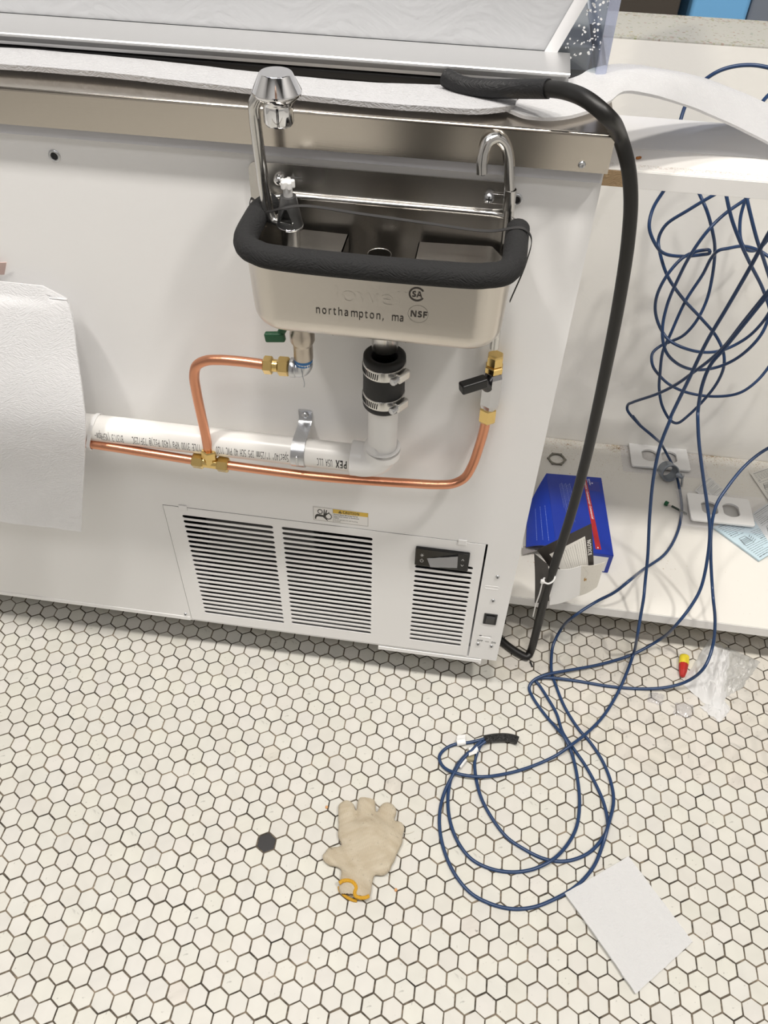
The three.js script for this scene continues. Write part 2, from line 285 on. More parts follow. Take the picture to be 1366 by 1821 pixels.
obj('ledge_cap', mapped(bx(.104, RX1 - .01, WY - .002, WY, WZ - .125, WZ), p => (p.x - .1) / .8, p => (p.z - WZ + .125) / .126), mat({ map: ledgeTex, roughness: .7 }), part, { keepUV: true, label: 'dusty grey ledge' });

// ================================================================ LAMPS (above the frame; downlights and added fill panels)
for (const [x, z, w, d, e, tint] of LAMPS) {
  const small = w < .4;
  const over = x < -.9 && z > 0 ? 'draped foam sheet on the freezer' : small && x < 1 ? 'steel sink' : small ? 'coiled blue cables' : z < 0 ? 'freezer lid behind the glass guard' : x < 0 ? 'floor behind the photographer' : 'floor right of the photographer';
  const t = thing(small ? 'downlight' : 'added_fill_panel', (small ? 'small square recessed downlight above the ' : 'added unseen ceiling fill panel above the ') + over, 'light', V(x, CEIL - .012, z), small ? 'downlights' : 'added fill panels');
  const f = .018; obj('frame', [bx(x - w / 2 - f, x + w / 2 + f, CEIL - .012, CEIL + .02, z - d / 2 - f, z - d / 2), bx(x - w / 2 - f, x + w / 2 + f, CEIL - .012, CEIL + .02, z + d / 2, z + d / 2 + f), bx(x - w / 2 - f, x - w / 2, CEIL - .012, CEIL + .02, z - d / 2, z + d / 2), bx(x + w / 2, x + w / 2 + f, CEIL - .012, CEIL + .02, z - d / 2, z + d / 2)], M.whitePlastic, t);
  obj('diffuser', bx(x - w / 2, x + w / 2, CEIL, CEIL + .015, z - d / 2, z + d / 2), mat({ color: 0xffffff, emissive: tint, emissiveIntensity: 2.5, roughness: .6 }), t);
  const L = new THREE.RectAreaLight(tint, e, w, d); L.position.set(0, .006, 0); L.rotation.x = -Math.PI / 2; L.name = 'lamp_light'; L.castShadow = true; t.add(L);
}

// ================================================================ FREEZER
const FR = 0.097, FL = -1.32, FB = 0.0905, FT = 0.868;
const fz = thing('ice_cream_freezer', 'white ice cream freezer with stainless top rail and louvred grille', 'freezer', V(-.6, 0, -.35));
const gTL = F(290, 897), gTR = F(866, 968), gBL = F(338, 1093), gBR = F(836, 1163);
const gx0 = (gTL.x + gBL.x) / 2, gx1 = (gTR.x + gBR.x) / 2, gy1 = (gTL.y + gTR.y) / 2, gy0 = FB + .0035;
{ // front sheet with an opening behind the grille, threaded insert holes
  const s = new THREE.Shape(); s.moveTo(FL, FB); s.lineTo(FR, FB); s.lineTo(FR, FT + .01); s.lineTo(FL, FT + .01); s.lineTo(FL, FB);
  const h = new THREE.Path(); h.moveTo(gx0, FB + .002); h.lineTo(gx0, gy1); h.lineTo(gx1, gy1); h.lineTo(gx1, FB + .002); h.lineTo(gx0, FB + .002); s.holes.push(h);
  const sw = F(872, 1101), ks = F(864, 1132);
  const k = new THREE.Path(); k.moveTo(ks.x - .0085, ks.y - .002); k.lineTo(ks.x + .004, ks.y - .002); k.absarc(ks.x + .006, ks.y, .003, -Math.PI / 2, Math.PI / 2); k.lineTo(ks.x - .0085, ks.y + .002); k.absarc(ks.x - .0085, ks.y, .002, Math.PI / 2, Math.PI * 1.5); s.holes.push(k);
  const g = extr(s, .0012); g.translate(0, 0, -.0012);
  obj('front_panel', [g, bx(FL, FR, FB, FB + .0015, -.02, -.0012), bx(FL, gx0 - .002, FB - .001, FB + .008, -.0003, .0009, .0005)], M.paint, fz);
  obj('cabinet_body', [bx(FR - .03, FR, FB, FT, -.68, -.0013), bx(FL, FR, FB, FB + .01, -.68, -.021), bx(FL, FR, FB, FT, -.68, -.66), bx(FL, FL + .03, FB, FT, -.68, -.0013), bx(FL, FR, FT, FT + .02, -.68, -.02)], M.paint, fz);
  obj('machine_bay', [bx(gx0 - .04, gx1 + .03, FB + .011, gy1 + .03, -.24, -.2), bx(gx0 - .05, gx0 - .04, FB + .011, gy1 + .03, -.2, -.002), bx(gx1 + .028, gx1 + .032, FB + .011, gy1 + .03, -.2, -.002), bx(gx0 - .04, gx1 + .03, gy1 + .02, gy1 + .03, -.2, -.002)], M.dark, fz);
  obj('condenser', [bx(gx0 + .03, gx0 + .2, FB + .02, gy1 - .06, -.13, -.06, .004), ...Array.from({ length: 9 }, (_, k) => tube([V(gx0 + .03, FB + .03 + k * .013, -.055), V(gx0 + .32, FB + .028 + k * .013, -.055)], .0028, 2, 8))], mat({ color: rgb(.05, .05, .05), roughness: .6 }), fz);
  obj('drip_pan', [bx(gx0 + .01, gx1 - .01, FB + .011, FB + .014, -.19, -.004), bx(gx0 + .01, gx1 - .01, FB + .011, FB + .02, -.006, -.004)], M.alu, fz);
}
{ // louvred grille sheet
  const s = new THREE.Shape(); const e = .0009; s.moveTo(gx0 + e, gy0); s.lineTo(gx1 - e * 3.2, gy0); s.lineTo(gx1 - e * 3.2, gy1 - e); s.lineTo(gx0 + e, gy1 - e); s.lineTo(gx0 + e, gy0);
  const slot = (x0, x1, y, h) => { const k = new THREE.Path(); k.moveTo(x0 + h, y - h); k.lineTo(x1 - h, y - h); k.absarc(x1 - h, y, h, -Math.PI / 2, Math.PI / 2); k.lineTo(x0 + h, y + h); k.absarc(x0 + h, y, h, Math.PI / 2, Math.PI * 1.5); s.holes.push(k); };
  const banks = [[[324, 918], [486, 937], [365, 1088.5], [505, 1104.6], 22], [[501, 939], [663, 958.5], [519, 1107], [660, 1124], 22], [[739, 997], [841, 1011], [728, 1134], [820, 1147], 18]];
  for (const [a, b, c, d, n] of banks) {
    const A = F(...a), B = F(...b), C = F(...c), D = F(...d); const x0 = (A.x + C.x) / 2, x1 = (B.x + D.x) / 2, y1 = (A.y + B.y) / 2, y0 = (C.y + D.y) / 2;
    for (let k = 0; k < n; k++) slot(x0, x1, y1 + (y0 - y1) * k / (n - 1), .0031);
  }
  const g = extr(s, .0009, 0, 5); g.translate(0, 0, -.0003); obj('grille_panel', g, M.panel, fz);
  const scr = (px, py, r, z, name = 'screw') => { const c = F(px, py, z); const m = obj(name, turned([[0, .0016], [r * .5, .0015], [r * .9, .0008], [r, 0], [r, -.0005]], c, V(0, 0, 1), 16), M.zinc, fz); obj('recess', [bx(c.x - r * .5, c.x + r * .5, c.y - r * .14, c.y + r * .14, c.z + .0013, c.z + .0019), bx(c.x - r * .14, c.x + r * .14, c.y - r * .5, c.y + r * .5, c.z + .0013, c.z + .0019)], M.dark, m); };
  for (const [x, y] of [[885, 1026], [877, 1068], [850, 1145], [874, 1149]]) scr(x, y, .0031, .0002);
  scr(330, 1092, .0026, .0002); 
  for (const [x, y] of [[326, 904], [822, 967]]) obj('clip_tab', bx(F(x, y).x - .006, F(x, y).x + .006, gy1 - .006, gy1 + .004, .0002, .002, .001), M.panel, fz);
  // shallow oval knock-out
  const o = F(875, 1045); const os = rrect(o.x - .0105, o.y - .0035, o.x + .0105, o.y + .0035, .0034); os.holes.push(rrect(o.x - .0098, o.y - .0028, o.x + .0098, o.y + .0028, .0027, THREE.Path)); const og = extr(os, .0004); og.translate(0, 0, 0); obj('knockout', og, M.panel, fz);
  // rocker switch
  const a = F(861.6, 1091), b = F(882, 1110); const sw = obj('power_switch', bx(a.x, b.x, b.y - .0015, a.y + .0015, -.002, .0015, .001), M.blackPlastic, fz, { label: 'black rocker power switch' });
  const rk = new THREE.BoxGeometry(.0125, .0165, .004); rk.rotateX(.16); rk.translate((a.x + b.x) / 2, (a.y + b.y) / 2, .0018); obj('rocker', rk, M.blackPlastic, sw);
  const t1 = text('OFF', .0038, .0002), t2 = text('ON', .0038, .0002); const p1 = F(848, 1139.5, .0001), p2 = F(873, 1143.5, .0001); t1.translate(p1.x, p1.y, .0001); t2.translate(p2.x, p2.y, .0001); const t3 = bx(F(863, 1139).x, F(870, 1140).x, p1.y + .0012, p1.y + .0018, .0001, .0003);
  obj('switch_lettering', [t1, t2, t3], M.dark, fz);
}
{ // control panel
  const a = F(740, 971, .001), b = F(836.5, 983, .001), c = F(738.5, 1000.8, .001); const x0 = a.x, x1 = b.x, y1 = (a.y + b.y) / 2, y0 = y1 - (a.y - c.y);
  const tex = canvasTex(512, 172, (k, w, h) => {
    k.fillStyle = '#0b0b0c'; k.fillRect(0, 0, w, h); k.fillStyle = '#050506'; k.fillRect(140, 48, 250, 108); k.strokeStyle = k.fillStyle = '#c9c9c9'; k.lineWidth = 4;
    k.beginPath(); k.arc(66, 118, 15, -1, 4.2); k.stroke(); k.fillRect(64, 96, 4, 18); k.lineWidth = 3; for (let q = 0; q < 3; q++) { k.save(); k.translate(66, 62); k.rotate(q * 1.047); k.fillRect(-18, -2, 36, 4); k.restore(); }
    k.lineWidth = 5; k.beginPath(); k.moveTo(440, 68); k.lineTo(452, 52); k.lineTo(464, 68); k.stroke(); k.beginPath(); k.moveTo(440, 108); k.lineTo(452, 124); k.lineTo(464, 108); k.stroke();
  });
  const g = extr(rrect(x0, y0, x1, y1, .002), .004, .0006); g.translate(0, 0, .0006); mapped(g, p => (p.x - x0) / (x1 - x0), p => (p.y - y0) / (y1 - y0));
  const cp = obj('control_panel', g, mat({ map: tex, roughness: .22 }), fz, { keepUV: true, label: 'black temperature controller' });
  const q = [F(759.5, 993, .0056), F(814.5, 990, .0075), F(813, 1010, .0062), F(765.5, 1008.5, .0056)];
  obj('protective_film', sheet((u, v) => { const t = q[0].clone().lerp(q[1], u), s = q[3].clone().lerp(q[2], u); const r = t.lerp(s, v); r.z += .0012 * fbm(u * 4, v * 3, 5); return r; }, 12, 6, .0002), mat({ color: rgb(.8, .8, .82), roughness: .45, transmission: .72, thickness: 0, side: THREE.DoubleSide }), cp, { label: 'peeling clear film' });
}
{ // caution label
  const a = F(556, 900.5, .0004), b = F(655.7, 911.6, .0004), c = F(557, 925.4, .0004); const x0 = a.x, x1 = b.x, y1 = (a.y + b.y) / 2, y0 = y1 - (a.y - c.y);
  const tex = canvasTex(800, 220, (k, w, h) => {
    k.fillStyle = '#e9e7e4'; k.fillRect(0, 0, w, h); k.strokeStyle = '#5b5754'; k.lineWidth = 4; k.strokeRect(8, 8, w - 16, h - 16);
    k.fillStyle = '#d9b443'; k.fillRect(290, 8, w - 298, 62); k.beginPath(); k.moveTo(290, 8); k.lineTo(290, h - 8); k.stroke(); k.fillStyle = '#1c1712';
    k.beginPath(); k.moveTo(366, 62); k.lineTo(392, 16); k.lineTo(418, 62); k.fill(); k.fillStyle = '#d9b443'; k.fillRect(389, 32, 6, 15); k.fillRect(389, 51, 6, 6); k.fillStyle = '#1c1712';
    k.font = 'bold 54px sans-serif'; k.fillText('CAUTION', 428, 60); k.font = 'bold 29px sans-serif'; k.fillText('Hazardous Moving Parts!', 302, 96); k.font = 'bold 25px sans-serif'; k.fillText('May cause minor to moderate', 302, 124); k.fillText('injury', 302, 148); k.font = '23px sans-serif'; k.fillText('Do not operate unit with housing', 302, 174); k.fillText('removed', 302, 198);
    const gear = (x, y, r, n) => { k.save(); k.translate(x, y); for (let q = 0; q < n; q++) { k.rotate(Math.PI * 2 / n); k.fillRect(-5, -r - 9, 10, 14); } k.beginPath(); k.arc(0, 0, r, 0, 7); k.fill(); k.fillStyle = '#e9e7e4'; k.beginPath(); k.arc(0, 0, r - 9, 0, 7); k.fill(); k.restore(); k.fillStyle = '#1c1712'; };
    gear(104, 72, 34, 11); gear(222, 130, 46, 14);
    k.beginPath(); k.moveTo(22, 190); k.quadraticCurveTo(24, 118, 70, 112); k.lineTo(150, 120); k.lineTo(160, 30); k.lineTo(172, 30); k.lineTo(172, 100); k.lineTo(194, 34); k.lineTo(206, 38); k.lineTo(190, 104); k.lineTo(234, 62); k.lineTo(240, 72); k.lineTo(170, 140); k.lineTo(214, 196); k.lineTo(204, 202); k.lineTo(140, 150); k.lineTo(70, 148); k.quadraticCurveTo(40, 160, 42, 196); k.fill();
  });
  obj('caution_label', mapped(bx(x0, x1, y0, y1, .0001, .0004), p => (p.x - x0) / (x1 - x0), p => (p.y - y0) / (y1 - y0)), mat({ map: tex, roughness: .45 }), fz, { keepUV: true, label: 'yellow and white caution sticker with hand and gears' });
}
{ // threaded inserts
  for (const [x, y] of [[97, 277], [918, 355]]) { const c = F(x, y, 0); const m = obj('threaded_insert', turned([[.0032, -.004], [.0034, .0008], [.0042, .0014], [.0056, .0012], [.0061, 0]], c, V(0, 0, 1), 28), M.zinc, fz); obj('bore', turned([[0, .0001], [.0033, .0003]], c, V(0, 0, 1), 20), M.dark, m); }
}
{ // base rail under the grille at right
  const a = F(672, 1146, .004), b = F(857, 1172, .004), y = a.y; 
  obj('base_rail', [bx(a.x, b.x, FB - .012, FB - .0025, -.03, .0005, .0012), bx(b.x - .004, b.x, FB - .014, FB - .002, -.03, .001, .001)], M.paint, fz);
  for (const [x, z] of [[-1.2, -.08], [-1.2, -.6], [-.02, -.16], [-.02, -.6]]) { const cst = obj('caster', [turned([[0, -.011], [.03, -.011], [.032, -.008], [.032, .008], [.03, .011], [0, .011]], V(x, .032, z), V(1, 0, 0), 24)], M.rubber, fz); obj('fork', [bx(x - .018, x - .014, .03, .075, z - .012, z + .012), bx(x + .014, x + .018, .03, .075, z - .012, z + .012), bx(x - .03, x + .03, .075, FB + .001, z - .03, z + .03)], M.zinc, cst); }
}
// stainless rail around the top
const LZ = .012, LT = .9095, LB = .8765;
{
  const s = new THREE.Shape(), r = .003; s.moveTo(LZ, LB); s.lineTo(LZ, LT - r); s.absarc(LZ - r, LT - r, r, 0, Math.PI / 2); s.lineTo(-.3, LT); s.lineTo(-.3, LT - .0015); s.lineTo(LZ - r, LT - .0015); s.lineTo(LZ - .0015, LT - r); s.lineTo(LZ - .0015, LB); s.lineTo(LZ, LB);
  const g = extr(s, FR - FL + .002); g.rotateY(-Math.PI / 2); g.scale(-1, 1, 1); g.translate(FL, 0, 0);
  // after rotation the profile's x runs along z
  const p = g.attributes.position; for (let i = 0; i < p.count; i++) { const x = p.getX(i), z = p.getZ(i); p.setX(i, x); p.setZ(i, z); }
  const f2 = new THREE.ExtrudeGeometry(s, { depth: FR - FL + .0015, bevelEnabled: false, curveSegments: 5 }); const q = f2.attributes.position; for (let i = 0; i < q.count; i++) { const x = q.getX(i), y = q.getY(i), z = q.getZ(i); q.setXYZ(i, FL + z, y, x); } f2.computeVertexNormals();
  // reverse winding for the swapped axes
  const fl = f2.index ? f2.toNonIndexed() : f2; const a = fl.attributes.position.array; for (let i = 0; i < a.length; i += 9) for (let k = 0; k < 3; k++) { const t = a[i + 3 + k]; a[i + 3 + k] = a[i + 6 + k]; a[i + 6 + k] = t; }
  const rail = obj('steel_top_rail', [smooth(fl, 35), bx(FR - .0002, FR + .0015, LB, LT - .001, -.3, LZ - .001)], M.steel, fz, { label: 'brushed stainless steel top rail' });
  const c = F(1035, 293, LZ); obj('rivet', turned([[0, .0012], [.0012, .0012], [.0014, .002], [.0026, .0016], [.0034, 0]], c, V(0, 0, 1), 18), M.zinc, rail);
  const d = F(935, 266, LZ); 
  obj('lower_strip', bx(FL, FR - .002, FT - .003, LB + .001, 0, .006, .001), mat({ color: rgb(.6, .6, .63), roughness: .45 }), fz);  // thin pale grey strip below the steel rail
}
{ // lid rail, glass guard under protective film
  const z1 = -.062, f = F(500, 94, z1), b = F(500, 131, z1 - .004); const xr = F(1017, 118, z1).x; const y1 = f.y, y0 = LT;
  const s = new THREE.Shape(); s.moveTo(z1 - .03, y0); s.lineTo(z1 - .022, y0); s.lineTo(z1 - .022, y0 + (y1 - y0) * .3); s.lineTo(z1 - .009, y0 + (y1 - y0) * .42); s.lineTo(z1 - .009, y0 + (y1 - y0) * .55); s.lineTo(z1 - .016, y0 + (y1 - y0) * .62); s.lineTo(z1 - .016, y0 + (y1 - y0) * .82); s.lineTo(z1, y0 + (y1 - y0) * .88); s.lineTo(z1, y1 - .001); s.lineTo(z1 - .001, y1);
  const bk = F(500, 62, 0); // rear of the sloped top
  const zb = z1 - .05, yb = F(500, 58, zb).y; s.lineTo(zb, yb); s.lineTo(zb, yb - .003); s.lineTo(z1 - .03, y1 - .004); s.lineTo(z1 - .03, y0);
  const f2 = new THREE.ExtrudeGeometry(s, { depth: xr - FL, bevelEnabled: false, curveSegments: 4 }); const q = f2.attributes.position; for (let i = 0; i < q.count; i++) { const x = q.getX(i), y = q.getY(i), z = q.getZ(i); q.setXYZ(i, FL + z, y, x); }
  const fl = f2.index ? f2.toNonIndexed() : f2; const a = fl.attributes.position.array; for (let i = 0; i < a.length; i += 9) for (let k = 0; k < 3; k++) { const t = a[i + 3 + k]; a[i + 3 + k] = a[i + 6 + k]; a[i + 6 + k] = t; }
  obj('lid_rail', smooth(fl, 30), M.alu, fz, { label: 'grooved aluminium rail' });
  obj('recess_shade_gasket', [bx(FL, xr - .002, y0, y0 + (y1 - y0) * .36, z1 - .02, z1 - .007, .002)], M.rubber, fz, { label: 'black rubber gasket strip that also puts shade into the rail recess' });  // black gasket strip, added to put shade into the rail recess
  // guard glass, standing, with film that ends in a slanted torn edge
  const zg = zb - .004, yg = yb - .02; const gr = F(1062, 112, zg).x; const GTOP = 1.2;
  obj('guard_glass', bx(FL + .05, gr, yg, GTOP, zg - .006, zg), mat({ color: rgb(.93, .96, .96), roughness: .04, transmission: 1, thickness: 0 }), fz, { label: 'clear glass guard' });
  const e0 = F(988, 97, zg + .0015), e1 = F(1045, 0, zg + .0015), sl = (e1.x - e0.x) / (e1.y - e0.y);
  const ft = mat({ color: rgb(.66, .67, .69), roughness: .5, transmission: .2, thickness: 0, bumpMap: T.soft, bumpScale: .0005, side: THREE.DoubleSide });
  const topX = Math.min(gr - .004, e0.x + sl * (GTOP - e0.y));
  obj('guard_film', sheet((u, v) => { const y = yg + .02 + (GTOP - yg - .03) * v; const xe = Math.min(gr - .004, e0.x + sl * (y - e0.y)); const x = FL + .06 + (xe - FL - .06) * u; return V(x, y, zg + .0016 + .0006 * fbm(x * 30, y * 30, 2, 3)); }, 90, 24, .0004), ft, fz, { label: 'wrinkled white protective film' });
  obj('film_fold', sheet((u, v) => { const y = e0.y + (e1.y - e0.y) * 1.6 * v; const xe = e0.x + sl * (y - e0.y); return V(Math.min(gr - .003, xe - .012 + .012 * u), y, zg + .0042 + .001 * Math.sin(u * 3)); }, 4, 12, .0005), mat({ color: rgb(.8, .8, .81), roughness: .5 }), fz);
  obj('end_glass', bx(gr, gr + .01, LT, GTOP, zg - .34, zg + .004, .0015), mat({ color: rgb(.8, .84, .97), roughness: .1, transmission: .75, thickness: 0 }), fz, { label: 'bluish glass end panel' });
  const ds = []; for (let k = 0; k < 190; k++) { const y = yg + .012 + rnd() * .16, xm = e0.x + sl * (y - e0.y); const x = xm + .004 + rnd() * Math.max(.004, gr - xm - .004), r = rr(.0005, .0016); ds.push(new THREE.CircleGeometry(r, 5).scale(1, rr(.4, 1), 1).rotateZ(rnd() * 3).translate(x, y, zg + .0007)); }
  obj('dust_specks', ds, mat({ color: rgb(.85, .85, .85), roughness: .8, side: THREE.DoubleSide }), fz, { kind: 'stuff' });
  obj('sliding_lid', [bx(FL + .08, gr - .004, LT - .004, LT + .022, zg - .3, zg - .03, .004), bx(FL + .08, gr - .006, LT + .022, LT + .04, zg - .3, zg - .25, .004)], mat({ color: rgb(.3, .3, .31), roughness: .5 }), fz);
}

// ================================================================ COUNTER AT RIGHT
const BY = 0.1, BZ = -0.128, CY = 0.823;
const baseTex = dirtTex(2048, 1024, '#dcd9d2', (c, w, h) => {
  const U = (x) => (x - .1) / 1.0 * w, W = (z) => (z + .55) / .43 * h;
  for (let k = 0; k < 26000; k++) { const z = -.55 + .1 * Math.pow(rnd(), 3), x = .1 + rnd() * 1.0; if (fbm(x * 14, z * 30, 6, 3) < -.04 && rnd() < .8) continue; c.fillStyle = `rgba(${110 + rnd() * 60},${85 + rnd() * 55},${50 + rnd() * 45},${.06 + rnd() * .3})`; const s = .6 + rnd() * 2.2; c.fillRect(U(x), W(z), s, s * .8); }
  const blob = (px, py, n, r) => { const p = G(px, py, BY); for (let k = 0; k < n; k++) { const a = rnd() * 6.28, q = r * Math.sqrt(rnd()) * rnd(); c.fillStyle = `rgba(${110 + rnd() * 50},${78 + rnd() * 45},${40 + rnd() * 40},${.12 + rnd() * .45})`; const s = 1 + rnd() * 3.2; c.fillRect(U(p.x + q * Math.cos(a) * 1.6), W(p.z + q * Math.sin(a)), s, s * .8); } };
  blob(1092, 785, 900, .035); blob(1100, 797, 300, .02); blob(1265, 810, 700, .05); blob(1330, 812, 700, .05); blob(960, 1000, 90, .02); blob(1010, 790, 300, .06); blob(1050, 850, 120, .07); blob(1200, 1010, 14, .05); blob(1290, 1015, 3, .01);
  for (let k = 0; k < 500; k++) { c.fillStyle = `rgba(120,105,85,${.08 + rnd() * .25})`; c.fillRect(rnd() * w, rnd() * h, 1 + rnd() * 2, 1 + rnd() * 2); }
});
const cu = thing('shelf_counter', 'white laminate open shelf counter with narrow worktop beside the freezer', 'counter', V(.6, 0, -.34));
obj('base_board', mapped(bx(.104, 1.4, BY - .02, BY, WZ + .0005, BZ, .001), p => (p.x - .1) / 1.0, p => 1 - (p.z + .55) / .43), mat({ map: baseTex, roughness: .38 }), cu, { keepUV: true });
obj('base_edge', bx(.104, 1.4, BY - .021, BY - .0012, BZ, BZ + .001, .0004), M.laminate, cu);
obj('toe_kick', bx(.15, 1.4, 0, BY - .0205, BZ - .12, BZ - .1), M.laminate, cu);
const topTex = dirtTex(1024, 256, '#e8e5e0', (c, w, h) => { for (let k = 0; k < 420; k++) { const x = .1 + Math.abs(rnd() + rnd() + rnd() - 1.5) * .12 + rnd() * .12; c.fillStyle = `rgba(${95 + rnd() * 60},${80 + rnd() * 45},${60 + rnd() * 40},${.2 + rnd() * .5})`; const s = 1 + rnd() * 2.2; c.fillRect((x - .1) / .5 * w, h * (.74 + rnd() * rnd() * .24), s, s); } });
const seam = -.19;
obj('front_worktop', mapped(bx(.106, 1.4, CY - .018, CY, seam + .0012, -.131, .0008), p => (p.x - .1) / .5, p => 1 - (p.z - seam) / .06), mat({ map: topTex, roughness: .4 }), cu, { keepUV: true });
obj('rear_worktop', bx(.106, 1.4, CY - .018, CY, -.283, seam, .0008), M.laminate, cu);
obj('edge_band', bx(.138, 1.4, CY - .0185, CY - .0012, -.131, -.13, .0003), M.laminate, cu);
obj('raw_chipboard_end', bx(.1062, .138, CY - .0182, CY - .0015, -.1309, -.1302), mat({ color: rgb(.36, .25, .14), roughness: .9, bumpMap: T.grain, bumpScale: .0012 }), cu, { label: 'raw brown chipboard edge' });
obj('end_panel', bx(1.3, 1.318, BY, CY - .018, WZ + .0005, -.14), M.laminate, cu);

// beyond the low partition
{ const z = -1.45; const y = 0; const X = (px, zz = z) => F(px, 20, zz).x;
  const bin = thing('storage_bin', 'tall light blue bin standing beyond the low partition', 'bin', V((X(1228) + X(1332)) / 2, 0, z - .15));
  obj('body', bx(X(1228), X(1332), 0, 1.05, z - .35, z, .012), mat({ color: rgb(.2, .5, .85), roughness: .5 }), bin); obj('lid', bx(X(1226), X(1334), 1.05, 1.08, z - .36, z + .01, .01), mat({ color: rgb(.1, .32, .66), roughness: .5 }), bin);
  const cb = thing('dark_cabinet', 'dark brown cabinet beyond the low partition', 'cabinet', V(X(1120), 0, z - .2)); obj('body', bx(X(1000), X(1210), 0, 1.1, z - .5, z - .02, .004), mat({ color: rgb(.055, .045, .035), roughness: .6 }), cb); obj('door', bx(X(1004), X(1206), .06, 1.07, z - .02, z, .003), mat({ color: rgb(.075, .062, .05), roughness: .55 }), cb);
  const lk = thing('grey_locker', 'blue grey locker beyond the low partition', 'locker', V(X(1420), 0, z - .2)); obj('body', bx(X(1336), X(1336) + .5, 0, 1.2, z - .45, z - .04, .004), mat({ color: rgb(.2, .22, .26), roughness: .5 }), lk); obj('door', bx(X(1337), X(1336) + .49, .05, 1.17, z - .04, z - .025, .003), mat({ color: rgb(.22, .245, .29), roughness: .5 }), lk);
}

// ================================================================ DIPPER WELL SINK
const SX0 = -.2125, SX1 = .0275, SZ0 = .006, SZ1 = .1145, SY = .8285, SCX = -.0905, SB = .739;
function outline(ins, n = 14, back = ins * .45, r0 = .03) { // rounded plan outline, counter-clockwise seen from above, n points per corner
  const x0 = SX0 + ins, x1 = SX1 - ins, z0 = SZ0 + back, z1 = SZ1 - ins, pts = []; const rf = Math.max(r0 - ins * .5, .01), rb = Math.max(.026 - ins * .5, .008);
  const arc = (cx, cz, r, a0, a1) => { for (let k = 0; k <= n; k++) { const a = a0 + (a1 - a0) * k / n; pts.push([cx + r * Math.cos(a), cz + r * Math.sin(a)]); } };
  arc(x1 - rf, z1 - rf, rf, 0, Math.PI / 2); arc(x0 + rf, z1 - rf, rf, Math.PI / 2, Math.PI); arc(x0 + rb, z0 + rb, rb, Math.PI, Math.PI * 1.5); arc(x1 - rb, z0 + rb, rb, Math.PI * 1.5, Math.PI * 2); return pts;
}
function loft(rings, capEnd) { // rings: [[pts, y]]
  const P = [], n = rings[0][0].length; const tri = (a, b, c) => P.push(...a, ...b, ...c);
  const at = (r, k) => [rings[r][0][k % n][0], rings[r][1], rings[r][0][k % n][1]];
  for (let r = 0; r + 1 < rings.length; r++) for (let k = 0; k < n; k++) { const a = at(r, k), b = at(r, k + 1), c = at(r + 1, k), d = at(r + 1, k + 1); tri(a, b, c); tri(b, d, c); }
  if (capEnd) { const R = rings.length - 1; let cx = 0, cz = 0; rings[R][0].forEach(p => { cx += p[0] / n; cz += p[1] / n; }); for (let k = 0; k < n; k++) tri(at(R, k), at(R, k + 1), [cx, rings[R][1], cz]); }
  const g = new THREE.BufferGeometry(); g.setAttribute('position', new THREE.Float32BufferAttribute(P, 3)); return smooth(g, 40);
}
const sink = thing('dipper_well_sink', 'small stainless steel dipper well sink bolted to the freezer front', 'sink', V(SCX, SB, .06));
